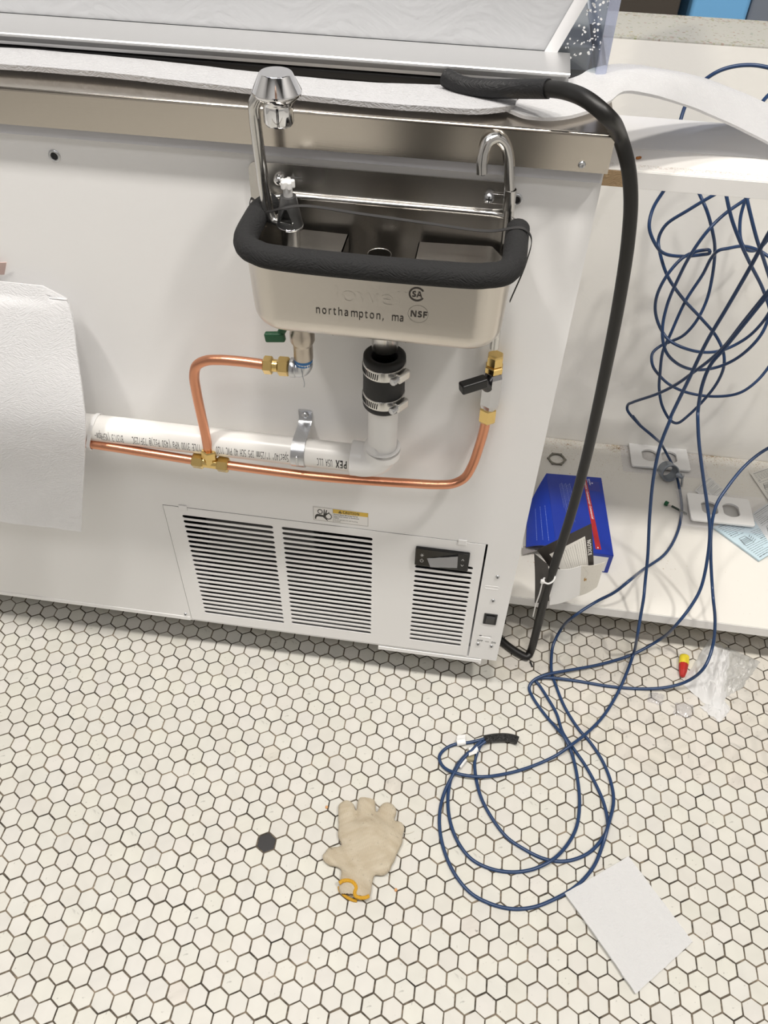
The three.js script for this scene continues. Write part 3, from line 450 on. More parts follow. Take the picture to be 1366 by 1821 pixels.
{
  const rings = [], FRad = .022; rings.push([outline(0), SY]); rings.push([outline(.0012), SY - .02]); rings.push([outline(.0025), SB + FRad + .01]);
  for (let k = 0; k <= 8; k++) { const a = k / 8 * Math.PI / 2; rings.push([outline(.003 + FRad * (1 - Math.cos(a))), SB + FRad * (1 - Math.sin(a))]); }
  const inn = rings.map(([p, y]) => [p.map(([x, z]) => { const cx = SCX, cz = .06; const L = Math.hypot(x - cx, z - cz); return [x - (x - cx) / L * .0013, z - (z - cz) / L * .0013]; }), y + (y < SY - .001 ? .0012 : 0)]);
  const flip = (g) => { const a = g.attributes.position.array; for (let i = 0; i < a.length; i += 9) for (let k = 0; k < 3; k++) { const t = a[i + 3 + k]; a[i + 3 + k] = a[i + 6 + k]; a[i + 6 + k] = t; } return smooth(g, 40); };
  const outer = loft(rings, true), inner = flip(loft(inn, true));
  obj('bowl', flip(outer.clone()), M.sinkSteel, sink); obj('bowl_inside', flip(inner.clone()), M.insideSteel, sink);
  const rp = outline(-.001).map(([x, z]) => V(x, SY, z)); obj('rolled_rim', tube(rp, .0028, 220, 10, true), M.satin, sink);
  // back plate
  const s = rrect(F(440, 283, .003).x, SY - .07, .0165, F(560, 296, .003).y, .008); const h = F(522, 316, .003); const k = new THREE.Path(); k.moveTo(h.x - .006, h.y - .0012); k.lineTo(h.x + .008, h.y - .0012); k.lineTo(h.x + .008, h.y + .0008); k.lineTo(h.x + .001, h.y + .0012); k.lineTo(h.x, h.y + .0055); k.lineTo(h.x - .0015, h.y + .0012); k.lineTo(h.x - .006, h.y + .0008); s.holes.push(k);
  const g = extr(s, .0015, .0002); g.translate(0, 0, .0018); obj('back_plate', g, M.plateSteel, sink);
  const b = F(497, 318, .004); const sc = obj('mounting_screw', turned([[0, .0075], [.0028, .007], [.0046, .0045], [.0052, .0015], [.0052, -.001]], b, V(0, 0, 1), 20), M.chrome, sink);
  const b2 = F(870, 352, .006); const s2 = obj('mounting_screw', turned([[0, .004], [.0026, .0036], [.0046, .0016], [.005, 0], [.005, -.003]], b2, V(0, 0, 1), 20), M.zinc, sink);
  obj('recess', [bx(b2.x - .0028, b2.x + .0028, b2.y - .0006, b2.y + .0006, b2.z + .0034, b2.z + .0043), bx(b2.x - .0006, b2.x + .0006, b2.y - .0028, b2.y + .0028, b2.z + .0034, b2.z + .0043)], M.dark, s2);
  // overflow standpipe and the two inner shelves
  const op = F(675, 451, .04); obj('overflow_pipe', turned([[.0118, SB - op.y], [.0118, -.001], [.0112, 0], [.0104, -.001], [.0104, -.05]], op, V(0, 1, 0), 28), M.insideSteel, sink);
  const py = .801; const p1 = G(540, 408, py), p2 = G(620, 417, py), p3 = G(608, 452, py), p4 = G(745, 430, py), p5 = G(875, 438, py), p6 = G(903, 467, py), p7 = G(730, 466, py);
  const plate = (pts) => { const sh = new THREE.Shape(pts.map(p => new THREE.Vector2(p[0], -p[1]))); const q = extr(sh, .0012); q.rotateX(-Math.PI / 2); q.translate(0, py - .0012, 0); return q; };
  const zf = SZ1 - .012;
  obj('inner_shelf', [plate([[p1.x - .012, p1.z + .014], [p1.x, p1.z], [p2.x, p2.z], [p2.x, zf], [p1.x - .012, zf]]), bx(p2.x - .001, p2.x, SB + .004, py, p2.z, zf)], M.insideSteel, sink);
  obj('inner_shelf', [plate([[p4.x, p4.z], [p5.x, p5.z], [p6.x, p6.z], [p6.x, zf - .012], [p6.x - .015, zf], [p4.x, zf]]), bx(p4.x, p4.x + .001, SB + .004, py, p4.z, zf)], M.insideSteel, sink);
  // drain tail under the bowl
  const D = V(SCX, SB, .037);
  obj('drain_tailpiece', turned([[.0195, .002], [.0195, -.004], [.0182, -.005], [.0182, -.009], [.0195, -.01], [.0195, -.0145], [.0142, -.0165], [.0136, -.05], [0, -.05]], D, V(0, 1, 0), 36), M.satin, sink);
  // printed marks on the front wall
  const wall = mat({ color: rgb(.05, .042, .035), roughness: .5 }); const zAt = (y) => SZ1 - .0012 - (SY - .02 - y) * .0018 / .04 - (y < SB + .04 ? .001 : 0);
  const put = (g, px, py_, tgt) => { const p = F(px, py_, .1128); const ins = .0012 + (SY - .02 - p.y) / (SY - .02 - SB - .032) * .0013; g.rotateX(.027); g.translate(p.x, p.y, SZ1 - ins + .00025); return g; };
  { const L = 'northampton, ma'; const a = F(561, 556, .112), b_ = F(719, 572, .112); const g0 = text(L, .0082); g0.computeBoundingBox(); const w0 = g0.boundingBox.max.x; const gs = []; let x = 0; for (const c of L) { if (c !== ' ') { const q = text(c, .0078); q.translate(x, 0, 0); gs.push(q); } const adv = { m: .0083, w: .0083, ' ': .0046, ',': .0036, t: .0042, r: .0048 }[c] || .0063; x += adv + .0014; } const q = merge(gs); q.scale((b_.x - a.x) / (x - .0014), 1, 1); obj('town_lettering', put(q, 561, 557), wall, sink); }
  { const q = text('lowell', .0145, .00003); q.computeBoundingBox(); const w = q.boundingBox.max.x; q.scale((F(724, 540, .112).x - F(592, 530, .112).x) / w, 1, 1); const m = obj('faint_lettering', put(q, 592, 534), mat({ color: rgb(.66, .62, .57), metalness: 1, roughness: .34 }), sink, { label: 'barely visible etched lettering' }); }
  { const q = [new THREE.RingGeometry(.0056, .0072, 28, 1, .55, Math.PI * 2 - 1.1), text('SA', .0056, .0002, fontB).translate(-.0044, -.0028, 0)]; obj('approval_mark', put(merge(q), 741.5, 523), wall, sink); }
  { const q = [text('NSF', .0062, .0002, fontB).translate(-.0074, -.0031, 0), new THREE.RingGeometry(.0089, .0091, 32)]; obj('approval_mark', put(merge(q), 743.5, 559), wall, sink); }
}
// black foam tube pushed over the rim
{
  const o = outline(.001, 10), n = o.length; const q = 11; // corners: 0..q-1 front right, q..2q-1 front left
  const p = []; const yf = SY - .003;
  p.push(V(SX1 + .0005, yf + .0015, .028)); p.push(V(SX1, yf, .045)); for (let k = 0; k < 2 * q; k += 2) p.push(V(o[k][0], yf - .0005 + .0006 * Math.sin(k), o[k][1])); p.push(V(SX0, yf, .05)); p.push(V(SX0 + .001, yf, .034)); p.push(V(SX0 + .009, yf + .002, .02));
  single('foam_edge_tube', tube(p, .0108, 150, 16), M.blackFoam, 'black foam tube wrapped over the front rim of the steel sink', 'foam tube');
}
{ // flat rubber band stretched round sink and faucet
  const y = SY + .0085; const pts = [[432, 384, .028], [470, 374, .04], [497, 369, .058], [525, 364, .064], [560, 367, .05]].map(([a, b, z]) => F(a, b, z));
  const P = [V(SX0 - .0115, SY - .004, .028), V(SX0 - .008, SY + .006, .03), F(470, 375, .045), F(500, 371, .066), F(536, 366, .06), F(640, 380, .05), F(760, 397, .046), F(870, 411, .044), V(SX1 + .004, SY + .0085, .046), V(SX1 + .0125, SY + .001, .047), V(SX1 + .0118, SY - .02, .05), V(SX1 + .002, SY - .06, .055)];
  const c = new THREE.CatmullRomCurve3(P, false, 'centripetal'); single('rubber_band', sheet((u, v) => { const q = c.getPoint(u); q.y += (v - .5) * .0012; q.z -= (v - .5) * .0022; return q; }, 120, 2, .0007), mat({ color: rgb(.014, .013, .013), roughness: .7 }), 'thin dark rubber band stretched across the top of the sink', 'rubber band');
}
// ================================================================ FAUCET
{
  const fx = -.1835, z0 = .052; const base = F(516, 400, z0), bx0 = base.x, by0 = base.y;
  const t = thing('rinser_faucet', 'chrome faucet with mushroom shaped head and grey cone outlet in the sink', 'faucet', V(bx0, SB + .002, z0));
  const pth = [V(bx0 - .006, by0 - .002, z0 - .002), F(487, 393, z0 - .006), F(478, 375, z0 - .008), F(471, 340, z0 - .008), F(465, 300, z0 - .006), F(459, 255, z0 - .004), F(453, 205, z0 - .002), F(453, 183, z0), F(462, 169, z0), F(475, 164, z0)];
  obj('spout_tube', tube(pth, .0052, 90, 16), M.satin, t);
  const hc = F(490, 157, z0); const y = hc.y;
  const hd = obj('head', turned([[0, .0125], [.0126, .0125], [.0135, .0118], [.0203, -.001], [.0205, -.0025], [.0198, -.0042], [.0135, -.0095], [.0122, -.0105], [.0122, -.0125], [.0126, -.0135], [.0126, -.0255], [.0112, -.028], [.0085, -.0285], [0, -.0285]], V(hc.x + .001, y, z0), V(0, 1, 0), 48), M.chrome, t);
  // cone with a window cut in its wall
  const ev = new Evaluator(); ev.attributes = ['position', 'normal']; ev.useGroups = false;
  const cone = new Brush(new THREE.CylinderGeometry(.0073, .0122, .0275, 36)), cut = new Brush(new THREE.ExtrudeGeometry(new THREE.Shape([new THREE.Vector2(-.0068, -.0085), new THREE.Vector2(.0068, -.0085), new THREE.Vector2(.0015, .0045), new THREE.Vector2(-.0012, .0045)]), { depth: .02, bevelEnabled: false }));
  cut.position.set(.001, 0, .0045); cone.updateMatrixWorld(true); cut.updateMatrixWorld(true);
  const res = ev.evaluate(cone, cut, SUBTRACTION).geometry; res.rotateY(-.25); res.translate(bx0, by0 + .01375, z0);
  const cn = obj('outlet_cone', smooth(res, 30), mat({ color: rgb(.2, .2, .2), metalness: .85, roughness: .32 }), t, { label: 'dark grey metal cone' });
  obj('base_ring', turned([[.0117, -.001], [.0126, -.0006], [.0126, .0006], [.0117, .001]], V(bx0, by0, z0), V(0, 1, 0), 36), M.chrome, cn);
  obj('window_lip', new THREE.BoxGeometry(.0125, .0025, .005).rotateX(.35).rotateY(-.25).translate(bx0 - .0004, by0 + .0062, z0 + .0072), M.satin, cn);
  const kn = obj('knob', [turned([[0, .0165], [.003, .016], [.0042, .013], [.0042, 0], [0, 0]], V(bx0, by0 + .0265, z0), V(0, 1, 0), 20), ...[0, 1, 2, 3, 4].map(k => new RoundedBoxGeometry(.0045, .0075, .0042, 2, .0015).translate(.0045, 0, 0).rotateY(k * 1.2566 + .3).translate(bx0, by0 + .0265 + .0118, z0))], M.whitePlastic, t, { label: 'white plastic knob' });
  obj('inlet_post', rod(V(bx0, SB + .0015, z0), V(bx0, by0, z0), .0085, .0085, 24), M.satin, t);
}
// ================================================================ HOOK TUBE at the right of the sink
{
  const z = .0125; const base = F(905, 372, z);
  const t = thing('water_spout_tube', 'polished steel tube bent into a hook at the back of the sink', 'tube', V(.0195, .69, z));
  const P = [V(.0225, .686, z), V(.021, .74, z), V(.0195, .8, z), F(906, 370, z), F(906, 320, z), F(904, 276, z), F(897, 255, z + .001), F(883, 245, z + .004), F(868, 252, z + .008), F(860, 270, z + .011), F(857, 290, z + .013), F(857, 309, z + .014)];
  obj('tube', tube(P, .0049, 130, 16), M.satin, t); obj('bore', new THREE.CircleGeometry(.0036, 16).rotateX(Math.PI / 2).translate(P[11].x, P[11].y - .0003, P[11].z), M.dark, t);
  const a = F(862, 343, .0055), b = F(900, 364, .0055); const cl = obj('clip', [bx(a.x, F(903, 350, .006).x, b.y, a.y, .0045, .0058, .0004)], M.satin, t);
  obj('clip_loop', turned([[.0052, -.009], [.0058, -.009], [.0058, .009], [.0052, .009]], F(906, 354, z), V(-.02, 1, 0), 24), M.satin, t);
}
// ================================================================ DRAIN: rubber coupling, clamps, PVC
const DZ = .037, cTop = F(680, 636, DZ).y + .005, cBot = F(680, 718, DZ).y;
{
  const cp = thing('rubber_coupling', 'black rubber drain coupling with two worm drive clamps under the sink', 'coupling', V(SCX, cBot, DZ));
  const H = cTop - cBot; obj('sleeve', turned([[.0172, 0], [.0215, 0], [.0228, .002], [.0228, .006], [.0222, .0075], [.0222, .019], [.0228, .0205], [.0226, H * .5], [.0228, H - .021], [.0222, H - .0195], [.0222, H - .0085], [.0228, H - .007], [.0225, H - .0015], [.02, H], [.0148, H - .001], [.0138, H - .004], [.0138, H - .012]], V(SCX, cBot, DZ), V(0, 1, 0), 48), M.rubber, cp);
  for (const [y] of [[cBot + .0135], [cTop - .0145]]) {
    const R = .0229; const bd = obj('clamp_band', turned([[R - .0008, -.0058], [R + .0003, -.0056], [R + .0003, .0056], [R - .0008, .0058]], V(SCX, y, DZ), V(0, 1, 0), 48), M.satin, cp);
    const sl = []; for (let k = 0; k < 15; k++) { const a = 1.75 + k * .105; const g = new THREE.BoxGeometry(.0011, .0072, .0006); g.rotateZ(-.12); g.translate(0, 0, R + .00035); g.rotateY(-(a - Math.PI / 2)); g.translate(SCX, y, DZ); sl.push(g); }
    obj('band_slots', sl, M.dark, bd, { kind: 'stuff' });
    const A = .62; const dir = V(Math.cos(A), 0, Math.sin(A)), tan = V(-Math.sin(A), 0, Math.cos(A));
    const place = (g) => { g.applyMatrix4(new THREE.Matrix4().makeBasis(tan, V(0, 1, 0), tan.clone().cross(V(0, 1, 0)))); g.translate(SCX + dir.x * (R + .0035), y, DZ + dir.z * (R + .0035)); return g; };
    const hs = obj('screw_housing', place(new RoundedBoxGeometry(.017, .0115, .0075, 2, .002)), M.satin, cp);
    obj('worm_screw', place(turned([[0, -.0045], [.0032, -.0045], [.0035, -.002], [.0035, .011], [.0042, .0115], [.0042, .0155], [.0035, .0165], [0, .0165]], V(0, 0, 0), V(1, 0, 0), 8).toNonIndexed()), M.zinc, cp);
    const sa = []; for (let k = 0; k < 5; k++) sa.push(place(new THREE.BoxGeometry(.0007, .0085, .0004).translate(-.011 - k * .0019, 0, -.0012 + k * .0006)));
  }
}
const hp0 = F(626, 818, DZ), hpY = (F(400, 770, DZ).y + F(400, 818, DZ).y) / 2 + .003; const PR = .0168;
const pvcY = .5285;
{
  const yl = (x) => pvcY + (x - (-.12)) * .0;   // level run
  const yE = pvcY; const elTop = F(682, 800, DZ).y + .006;
  const t = thing('pvc_drain_pipe', 'white plastic drain pipe with elbow running along the freezer front', 'pipe', V(SCX, yE - .02, DZ));
  obj('upright_pipe', rod(V(SCX, yE + .01, DZ), V(SCX, cBot + .012, DZ), PR, PR, 40), M.pvc, t);
  const ER = .0212; const el = [V(SCX, elTop, DZ), V(SCX, elTop - .012, DZ), V(SCX, yE + .02, DZ), V(SCX - .006, yE + .006, DZ), V(SCX - .02, yE, DZ), V(SCX - .03, yE, DZ), V(F(626, 818, DZ).x, yE, DZ)];
  obj('elbow', [...tube(el, ER, 60, 40, false, false), turned([[PR, 0], [PR + .0005, .0012], [ER - .0006, .0014], [ER, 0], [ER, -.004]], V(SCX, elTop, DZ), V(0, 1, 0), 40), turned([[PR, 0], [ER - .001, .0008], [ER, 0]], V(F(626, 818, DZ).x, yE, DZ), V(-1, 0, 0), 40)], M.pvc, t);
  // printed run
  const x1 = F(626, 818, DZ).x + .005, x0 = -1.0, L = x1 - x0; const W = 2048, Hh = 256;
  const tex = canvasTex(W, Hh, (k, w, h) => {
    k.fillStyle = '#e8e6e2'; k.fillRect(0, 0, w, h); const q = (px, py) => (x1 - F(px, py, DZ + .014).x) / .47 * w; // text reads from the elbow leftwards, upside down
    k.fillStyle = '#1a1818'; const y = h * .5; k.save();
    const line = (s, pa, pb, f, size) => { k.font = f; const a = q(pa, 800), b = q(pb, 780), m = k.measureText(s).width; k.save(); k.translate(a, y + size * .35); k.scale((b - a) / m, 1); k.fillText(s, 0, 0); k.restore(); };
    k.save(); k.translate(q(627, 836), y); k.beginPath(); k.moveTo(0, -22); k.lineTo(10, 0); k.lineTo(0, 24); k.fill(); k.restore();
    line('PEX', 618, 596, 'bold 70px sans-serif', 70); line('USA LLC', 591, 562, '62px monospace', 62); line('Spec140° 1"/25mm IPS SCH 40 PVC 1120', 513, 382, '62px monospace', 62); line('SDR 17LE 3100 kPa (450 Psi)@ 73F/23C', 374, 236, '62px monospace', 62); line('● B137.3 (NSF®pw-', 232, 172, '62px monospace', 62); line('ASTM D1785', 160, 120, '62px monospace', 62);
    k.restore();
  });
  tex.wrapS = THREE.RepeatWrapping;
  const g = new THREE.CylinderGeometry(PR, PR, L, 48, 1, true); g.rotateZ(Math.PI / 2); g.translate((x0 + x1) / 2, yE, DZ); const gm = g.toNonIndexed();
  { const p = gm.attributes.position, uv = new Float32Array(p.count * 2); // around: band of print faces the camera and up a little
    for (let i = 0; i < p.count; i += 3) { const ang = [0, 1, 2].map(k => Math.atan2(p.getY(i + k) - yE, p.getZ(i + k) - DZ) - .12); const mn = Math.min(...ang), mx = Math.max(...ang); for (let k = 0; k < 3; k++) { let a = ang[k]; if (mx - mn > 3 && a < 0) a += Math.PI * 2; uv[2 * (i + k)] = (x1 - p.getX(i + k)) / .47; uv[2 * (i + k) + 1] = .5 - a * PR / .0587; } }
    gm.setAttribute('uv', new THREE.BufferAttribute(uv, 2)); }
  tex.wrapT = THREE.ClampToEdgeWrapping; const tm = mat({ map: tex, roughness: .32 });
  tm.map.wrapS = THREE.ClampToEdgeWrapping; obj('printed_run', gm, tm, t, { keepUV: true });
  // strap
  const sx = F(528, 810, DZ + .016).x; const st = thing('pipe_strap', 'galvanised pipe strap screwed over the white drain pipe', 'strap', V(sx, yE - .02, .01));
  const sh = []; for (let k = 0; k <= 16; k++) { const a = -Math.PI / 2 + Math.PI * k / 16; sh.push([Math.cos(a) * (PR + .0008), Math.sin(a) * (PR + .0008)]); }
  const prof = [V(sx, yE - PR - .0008, .0015), ...sh.map(([z, y]) => V(sx, yE + y, DZ + z)), V(sx, yE + PR + .0008, .016), V(sx, yE + PR + .003, .0025), V(sx, yE + PR + .018, .0016)];
  const cc = new THREE.CatmullRomCurve3(prof, false, 'centripetal'); obj('band', sheet((u, v) => { const q = cc.getPoint(u); q.x += (v - .5) * .016; return q; }, 70, 4, .0012), M.zinc, st);
  obj('screw', turned([[0, .003], [.003, .0026], [.0042, .0008], [.0042, 0]], V(sx, yE + PR + .011, .0022), V(0, 0, 1), 16), M.zinc, st);
  obj('rib', [bx(sx - .0015, sx + .0015, yE - .006, yE + .008, DZ + PR - .002, DZ + PR + .0024, .001)], M.zinc, st);
}
// ================================================================ COPPER LINE
const CR = .0056;
{
  const t = thing('copper_water_line', 'bent copper water line joined by a brass tee below the sink', 'pipe', F(372, 822, .04));
  const zt = .052, tee = F(374, 822, zt);
  const left = [V(-1.0, tee.y + .002, zt - .002), F(160, 789.5, zt), F(260, 805, zt), F(345, 818.5, zt)];
  obj('pipe', tube(left, CR, 60, 16), M.copper, t);
  const right = [F(404, 827, zt), F(470, 836, .05), F(560, 847, .048), F(650, 854.5, .044), F(720, 859, .04), F(780, 862, .034), F(806, 860, .03), F(826, 850, .026), F(840, 828, .022), F(852, 795, .017), F(861, 764, .0145), F(865, 744, .0135)];
  obj('pipe', tube(right, CR, 130, 16), M.copper, t);
  const riser = [F(371, 806, zt), F(366, 776, zt), F(357, 734, zt), F(349, 695, .052), F(345.5, 668, .052), F(350, 650, .052), F(366, 641.5, .052), F(390, 640, .052), F(430, 643, .052), F(472, 648.5, .052)];
  obj('pipe', tube(riser, CR, 130, 16), M.copper, t);
  // tee
  const L = F(343, 818, zt), R = F(407, 827.5, zt), U = F(372, 800, zt); const ax = R.clone().sub(L).normalize();
  const bt = obj('brass_tee', [rod(L.clone().addScaledVector(ax, .006), R.clone().addScaledVector(ax, -.006), .0072, .0072, 20), rod(tee.clone(), tee.clone().lerp(U, .75), .0072, .0072, 20)], M.brass, t);
  const nut = (a, b, r, par = t) => obj('compression_nut', flat(hexNut(a, b, r)), M.brass, par);
  nut(L, L.clone().addScaledVector(ax, .014), .0096, bt); nut(R.clone().addScaledVector(ax, -.014), R, .0096, bt); const ud = U.clone().sub(tee).normalize(); nut(U.clone().addScaledVector(ud, -.012), U.clone().addScaledVector(ud, .001), .0098, bt);
  // nuts at the riser's end
  const a = F(469, 648.5, .052), b = F(523, 653, .052), d = b.clone().sub(a).normalize(); const len = b.distanceTo(a);
  nut(a, a.clone().addScaledVector(d, len * .3), .0098); obj('union_neck', rod(a.clone().addScaledVector(d, len * .28), a.clone().addScaledVector(d, len * .5), .0068, .0068, 20), M.brass, t); nut(a.clone().addScaledVector(d, len * .48), a.clone().addScaledVector(d, len * .85), .0104);
}
{ // left valve: nickel ball valve, green lever, blue tape, steel elbow
  const z = .052, top = V(F(537, 588, z).x, SB + .003, z), low = F(541, 636, z); low.x = top.x;
  const t = thing('ball_valve', 'nickel ball valve with green lever under the left end of the sink', 'valve', V(top.x, low.y - .02, z)); const H = top.y - low.y;
  obj('body', turned([[.0098, H], [.0105, H * .78], [.0108, H * .55], [.0128, H * .48], [.0128, H * .34], [.0108, H * .28], [.0102, H * .25], [.0102, 0], [.008, 0]], low, V(0, 1, 0), 28), M.nickel, t);
  obj('stem', rod(V(top.x - .008, low.y + H * .74, z + .002), V(top.x - .019, low.y + H * .76, z + .004), .0045, .0045, 12), M.nickel, t);
  const h = obj('lever', [new RoundedBoxGeometry(.021, .0105, .007, 2, .002).rotateZ(.12).translate(F(489, 598, z + .008).x, F(489, 599, z + .008).y, z + .008), rod(V(F(496, 599, z + .008).x, F(496, 599, z + .008).y, z + .007), V(top.x - .012, low.y + H * .74, z + .004), .004, .0045, 10)], M.green, t, { label: 'green lever' });
  const tp = obj('thread_tape', [turned([[.0086, -.0085], [.0095, -.007], [.0092, -.0045], [.0097, -.002], [.0092, .001], [.0086, .0015]], low, V(0, 1, 0), 24)], mat({ color: rgb(.06, .22, .52), roughness: .7, bumpMap: T.grain, bumpScale: .0012 }), t, { label: 'blue thread tape' });
  obj('loose_thread', [...tube([V(low.x - .001, low.y - .008, z + .0095), V(low.x + .001, low.y - .018, z + .011), V(low.x + .002, low.y - .026, z + .0105), V(low.x + .001, low.y - .031, z + .01)], .0004, 16, 5)], mat({ color: rgb(.4, .42, .45), roughness: .8 }), t);
  const ey = low.y - .0145; const E0 = V(low.x, low.y - .004, z), E1 = V(F(516, 652, z).x, F(516, 653, z).y, z);
  obj('elbow', [...tube([E0, V(low.x, low.y - .009, z), V(low.x - .003, low.y - .0138, z), V(low.x - .008, E1.y - .0005, z), E1], .0093, 30, 20), turned([[.0093, 0], [.0108, .001], [.0108, .006], [.0093, .007]], E1, V(1, .0, 0), 24)], M.zinc, t);
}
{ // right valve
  const z = .0135, T0 = F(882, 612, z), N1a = F(882, 630, z), N1b = F(879, 653, z), B0 = F(878, 660, z), B1 = F(870, 722, z), N2a = F(869, 722, z), N2b = F(866, 748, z);
  const t = thing('shutoff_valve', 'chrome hexagonal shutoff valve with black lever under the right end of the sink', 'valve', B1); const ax = B0.clone().sub(B1).normalize();
  obj('body', [flat(hexNut(B1, B0, .0118))], mat({ color: rgb(.55, .55, .57), metalness: 1, roughness: .1 }), t); obj('neck', rod(B1.clone().addScaledVector(ax, -.004), B0.clone().addScaledVector(ax, .005), .0085, .0085, 24), M.nickel, t);
  obj('compression_nut', flat(hexNut(N1b.clone().addScaledVector(ax, .003), N1a, .0092)), M.brass, t); obj('flange_nut', flat(hexNut(B0, N1b.clone().addScaledVector(ax, .003), .0105)), M.brass, t); obj('compression_nut', flat(hexNut(N2b, N2a, .0104)), M.brass, t);
  const hc = F(842, 684, z + .022); const lv = obj('lever', [new RoundedBoxGeometry(.03, .0115, .012, 2, .002).rotateY(.5).rotateZ(.12).translate(hc.x, hc.y, hc.z), rod(V(hc.x + .008, hc.y + .001, hc.z - .004), V(B0.x - .004, (B0.y + B1.y) / 2 + .008, z + .008), .0052, .006, 14)], M.blackPlastic, t, { label: 'black lever' });
}
{ // cable tie holding copper to pvc
  const x = F(162, 780, DZ + .016).x, yE = pvcY; const cy = F(162, 790, .052).y; const pts = []; for (let k = 0; k <= 12; k++) { const a = .9 + (Math.PI * 1.15) * k / 12; pts.push(V(x + .004 * Math.sin(a), yE + Math.sin(a) * (PR + .001), DZ + Math.cos(a) * (PR + .001))); }
  const q = []; for (let k = 0; k <= 10; k++) { const a = -2.2 + 2.75 * k / 10; q.push(V(x - .004, cy + Math.sin(a) * (CR + .001), .052 + Math.cos(a) * (CR + .001))); }
  const c = new THREE.CatmullRomCurve3([...pts, ...q], true, 'centripetal'); single('cable_tie', sheet((u, v) => { const p = c.getPoint(u); p.x += (v - .5) * .0045; return p; }, 90, 2, .0011), M.whitePlastic, 'white cable tie binding the copper line to the drain pipe', 'cable tie');
}

// ================================================================ PACKING FOAM
const curveOf = (pts) => new THREE.CatmullRomCurve3(pts, false, 'centripetal');
{ // long strip on the steel top
  const y = LT + .006; const fr = curveOf([F(-260, 106, 0), [-120, 114], [0, 119], [200, 135], [350, 152], [500, 170], [650, 186], [780, 196], [850, 199], [915, 193]].map(p => Array.isArray(p) ? G(p[0], p[1], y) : G(-260, 106, y)));
  const bk = curveOf([[-260, 78], [-120, 82], [0, 87], [200, 103], [350, 119], [500, 136], [650, 149], [780, 154], [850, 156], [925, 158]].map(p => G(p[0], p[1], y)));
  single('foam_strip', sheet((u, v) => { const a = fr.getPoint(u), b = bk.getPoint(u); const p = a.lerp(b, v); p.y = LT + .003 + .0045 * Math.sin(Math.PI * (.25 + .6 * v)) + .0008 * fbm(p.x * 25, p.z * 40, 1, 3); p.x += .0006 * fbm(u * 160, v * 5, 7, 2); p.z += (v < .02 ? 1 : 0) * .0012 * fbm(u * 240, 3, 8, 3); return p; }, 260, 8, .005), mat({ color: rgb(.56, .56, .575), roughness: .95, transmission: .3, thickness: 0, bumpMap: T.grain, bumpScale: .0012, side: THREE.DoubleSide }), 'long strip of white packing foam lying along the steel top rail', 'packing foam');
}
{ // arched sheet from the freezer top over the counter
  const fr = curveOf([G(903, 196, LT + .004), G(935, 208, LT + .004), G(985, 212, LT + .004), G(1035, 203, LT + .004), G(1078, 185, LT + .005), F(1112, 164, -.08), F(1165, 172, -.1), F(1230, 192, -.14), F(1300, 222, -.17), F(1380, 262, -.18), F(1460, 310, -.17)]);
  const bk = curveOf([G(945, 160, LT + .005), G(985, 152, LT + .006), G(1020, 140, LT + .008), F(1055, 124, -.13), F(1095, 116, -.145), F(1140, 119, -.17), F(1200, 131, -.21), F(1265, 150, -.25), F(1320, 170, -.27), F(1380, 196, -.28), F(1460, 240, -.27)]);
  single('foam_sheet', sheet((u, v) => { const a = fr.getPoint(u), b = bk.getPoint(u); const p = a.lerp(b, v); p.y += .012 * Math.sin(Math.PI * v) * clamp((u - .35) * 3) + .0012 * fbm(p.x * 22, p.z * 30, 2, 3); return p; }, 80, 16, .003), mat({ color: rgb(.76, .76, .77), roughness: .78, transmission: .52, thickness: 0, bumpMap: T.grain, bumpScale: .0006, side: THREE.DoubleSide }), 'white foam sheet arching from the freezer top over the counter', 'packing foam');
}
{ // sheet draped over pipes at left
  const rt = [F(112, 512, .012), F(128, 560, .022), F(137, 630, .038), F(147, 700, .056), F(152, 750, .066), F(151, 800, .068), F(148, 860, .064), F(144, 945, .058)], rc = curveOf(rt);
  const lf = [F(-240, 470, .012), F(-240, 520, .024), F(-240, 580, .04), F(-240, 650, .056), F(-240, 700, .066), F(-240, 745, .068), F(-240, 800, .064), F(-240, 872, .058)], lc = curveOf(lf);
  single('foam_sheet', sheet((u, v) => { const p = lc.getPoint(v).lerp(rc.getPoint(v), u); p.z += .009 * Math.sin(u * 3.0 + .2) * (v < .1 ? .3 : 1) + .002 * fbm(p.x * 9, p.y * 9, 4, 3); const e = Math.min(1, Math.max(0, (u - .9) / .1)); if (v < .06) p.y -= e * .012; p.y += .004 * fbm(u * 5, v < .5 ? 1 : 9, 2) * (v > .93 ? 1 : 0); return p; }, 60, 50, .003), M.foamThin, 'white foam sheet hung over the pipes on the freezer front', 'packing foam');
}
{ // sheet on the floor
  const c = [G(1005, 1588, .007), G(1118, 1523, .004), G(1232, 1675, .004), G(1130, 1768, .004)];
  single('foam_sheet', sheet((u, v) => { const p = c[0].clone().lerp(c[1], u).lerp(c[3].clone().lerp(c[2], u), v); const w = .0016 * fbm(u * 9, v * 9, 3, 3); p.x += w * (u < .03 || u > .97 ? 1 : 0); p.z += w * (v < .03 || v > .97 ? 1 : 0); p.y = .0028 + .0035 * Math.pow(1 - u, 3) * Math.sin(Math.PI * clamp(v * .8 + .1)) + .0007 * fbm(u * 8, v * 8, 6, 3) + .0006; return p; }, 44, 44, .003), M.foam, 'square white foam sheet lying on the tile floor beside the blue cables', 'packing foam');
}
single('tape_scrap', sheet((u, v) => { const p = F(-40 + 52 * u - 6 * v, 462 + 24 * v + u * 4, .003); p.z += .003 * Math.sin(u * 3 + v); return p; }, 8, 4, .0005), mat({ color: rgb(.7, .52, .48), roughness: .6 }), 'pinkish tape scrap stuck to the freezer front above the foam sheet', 'tape');

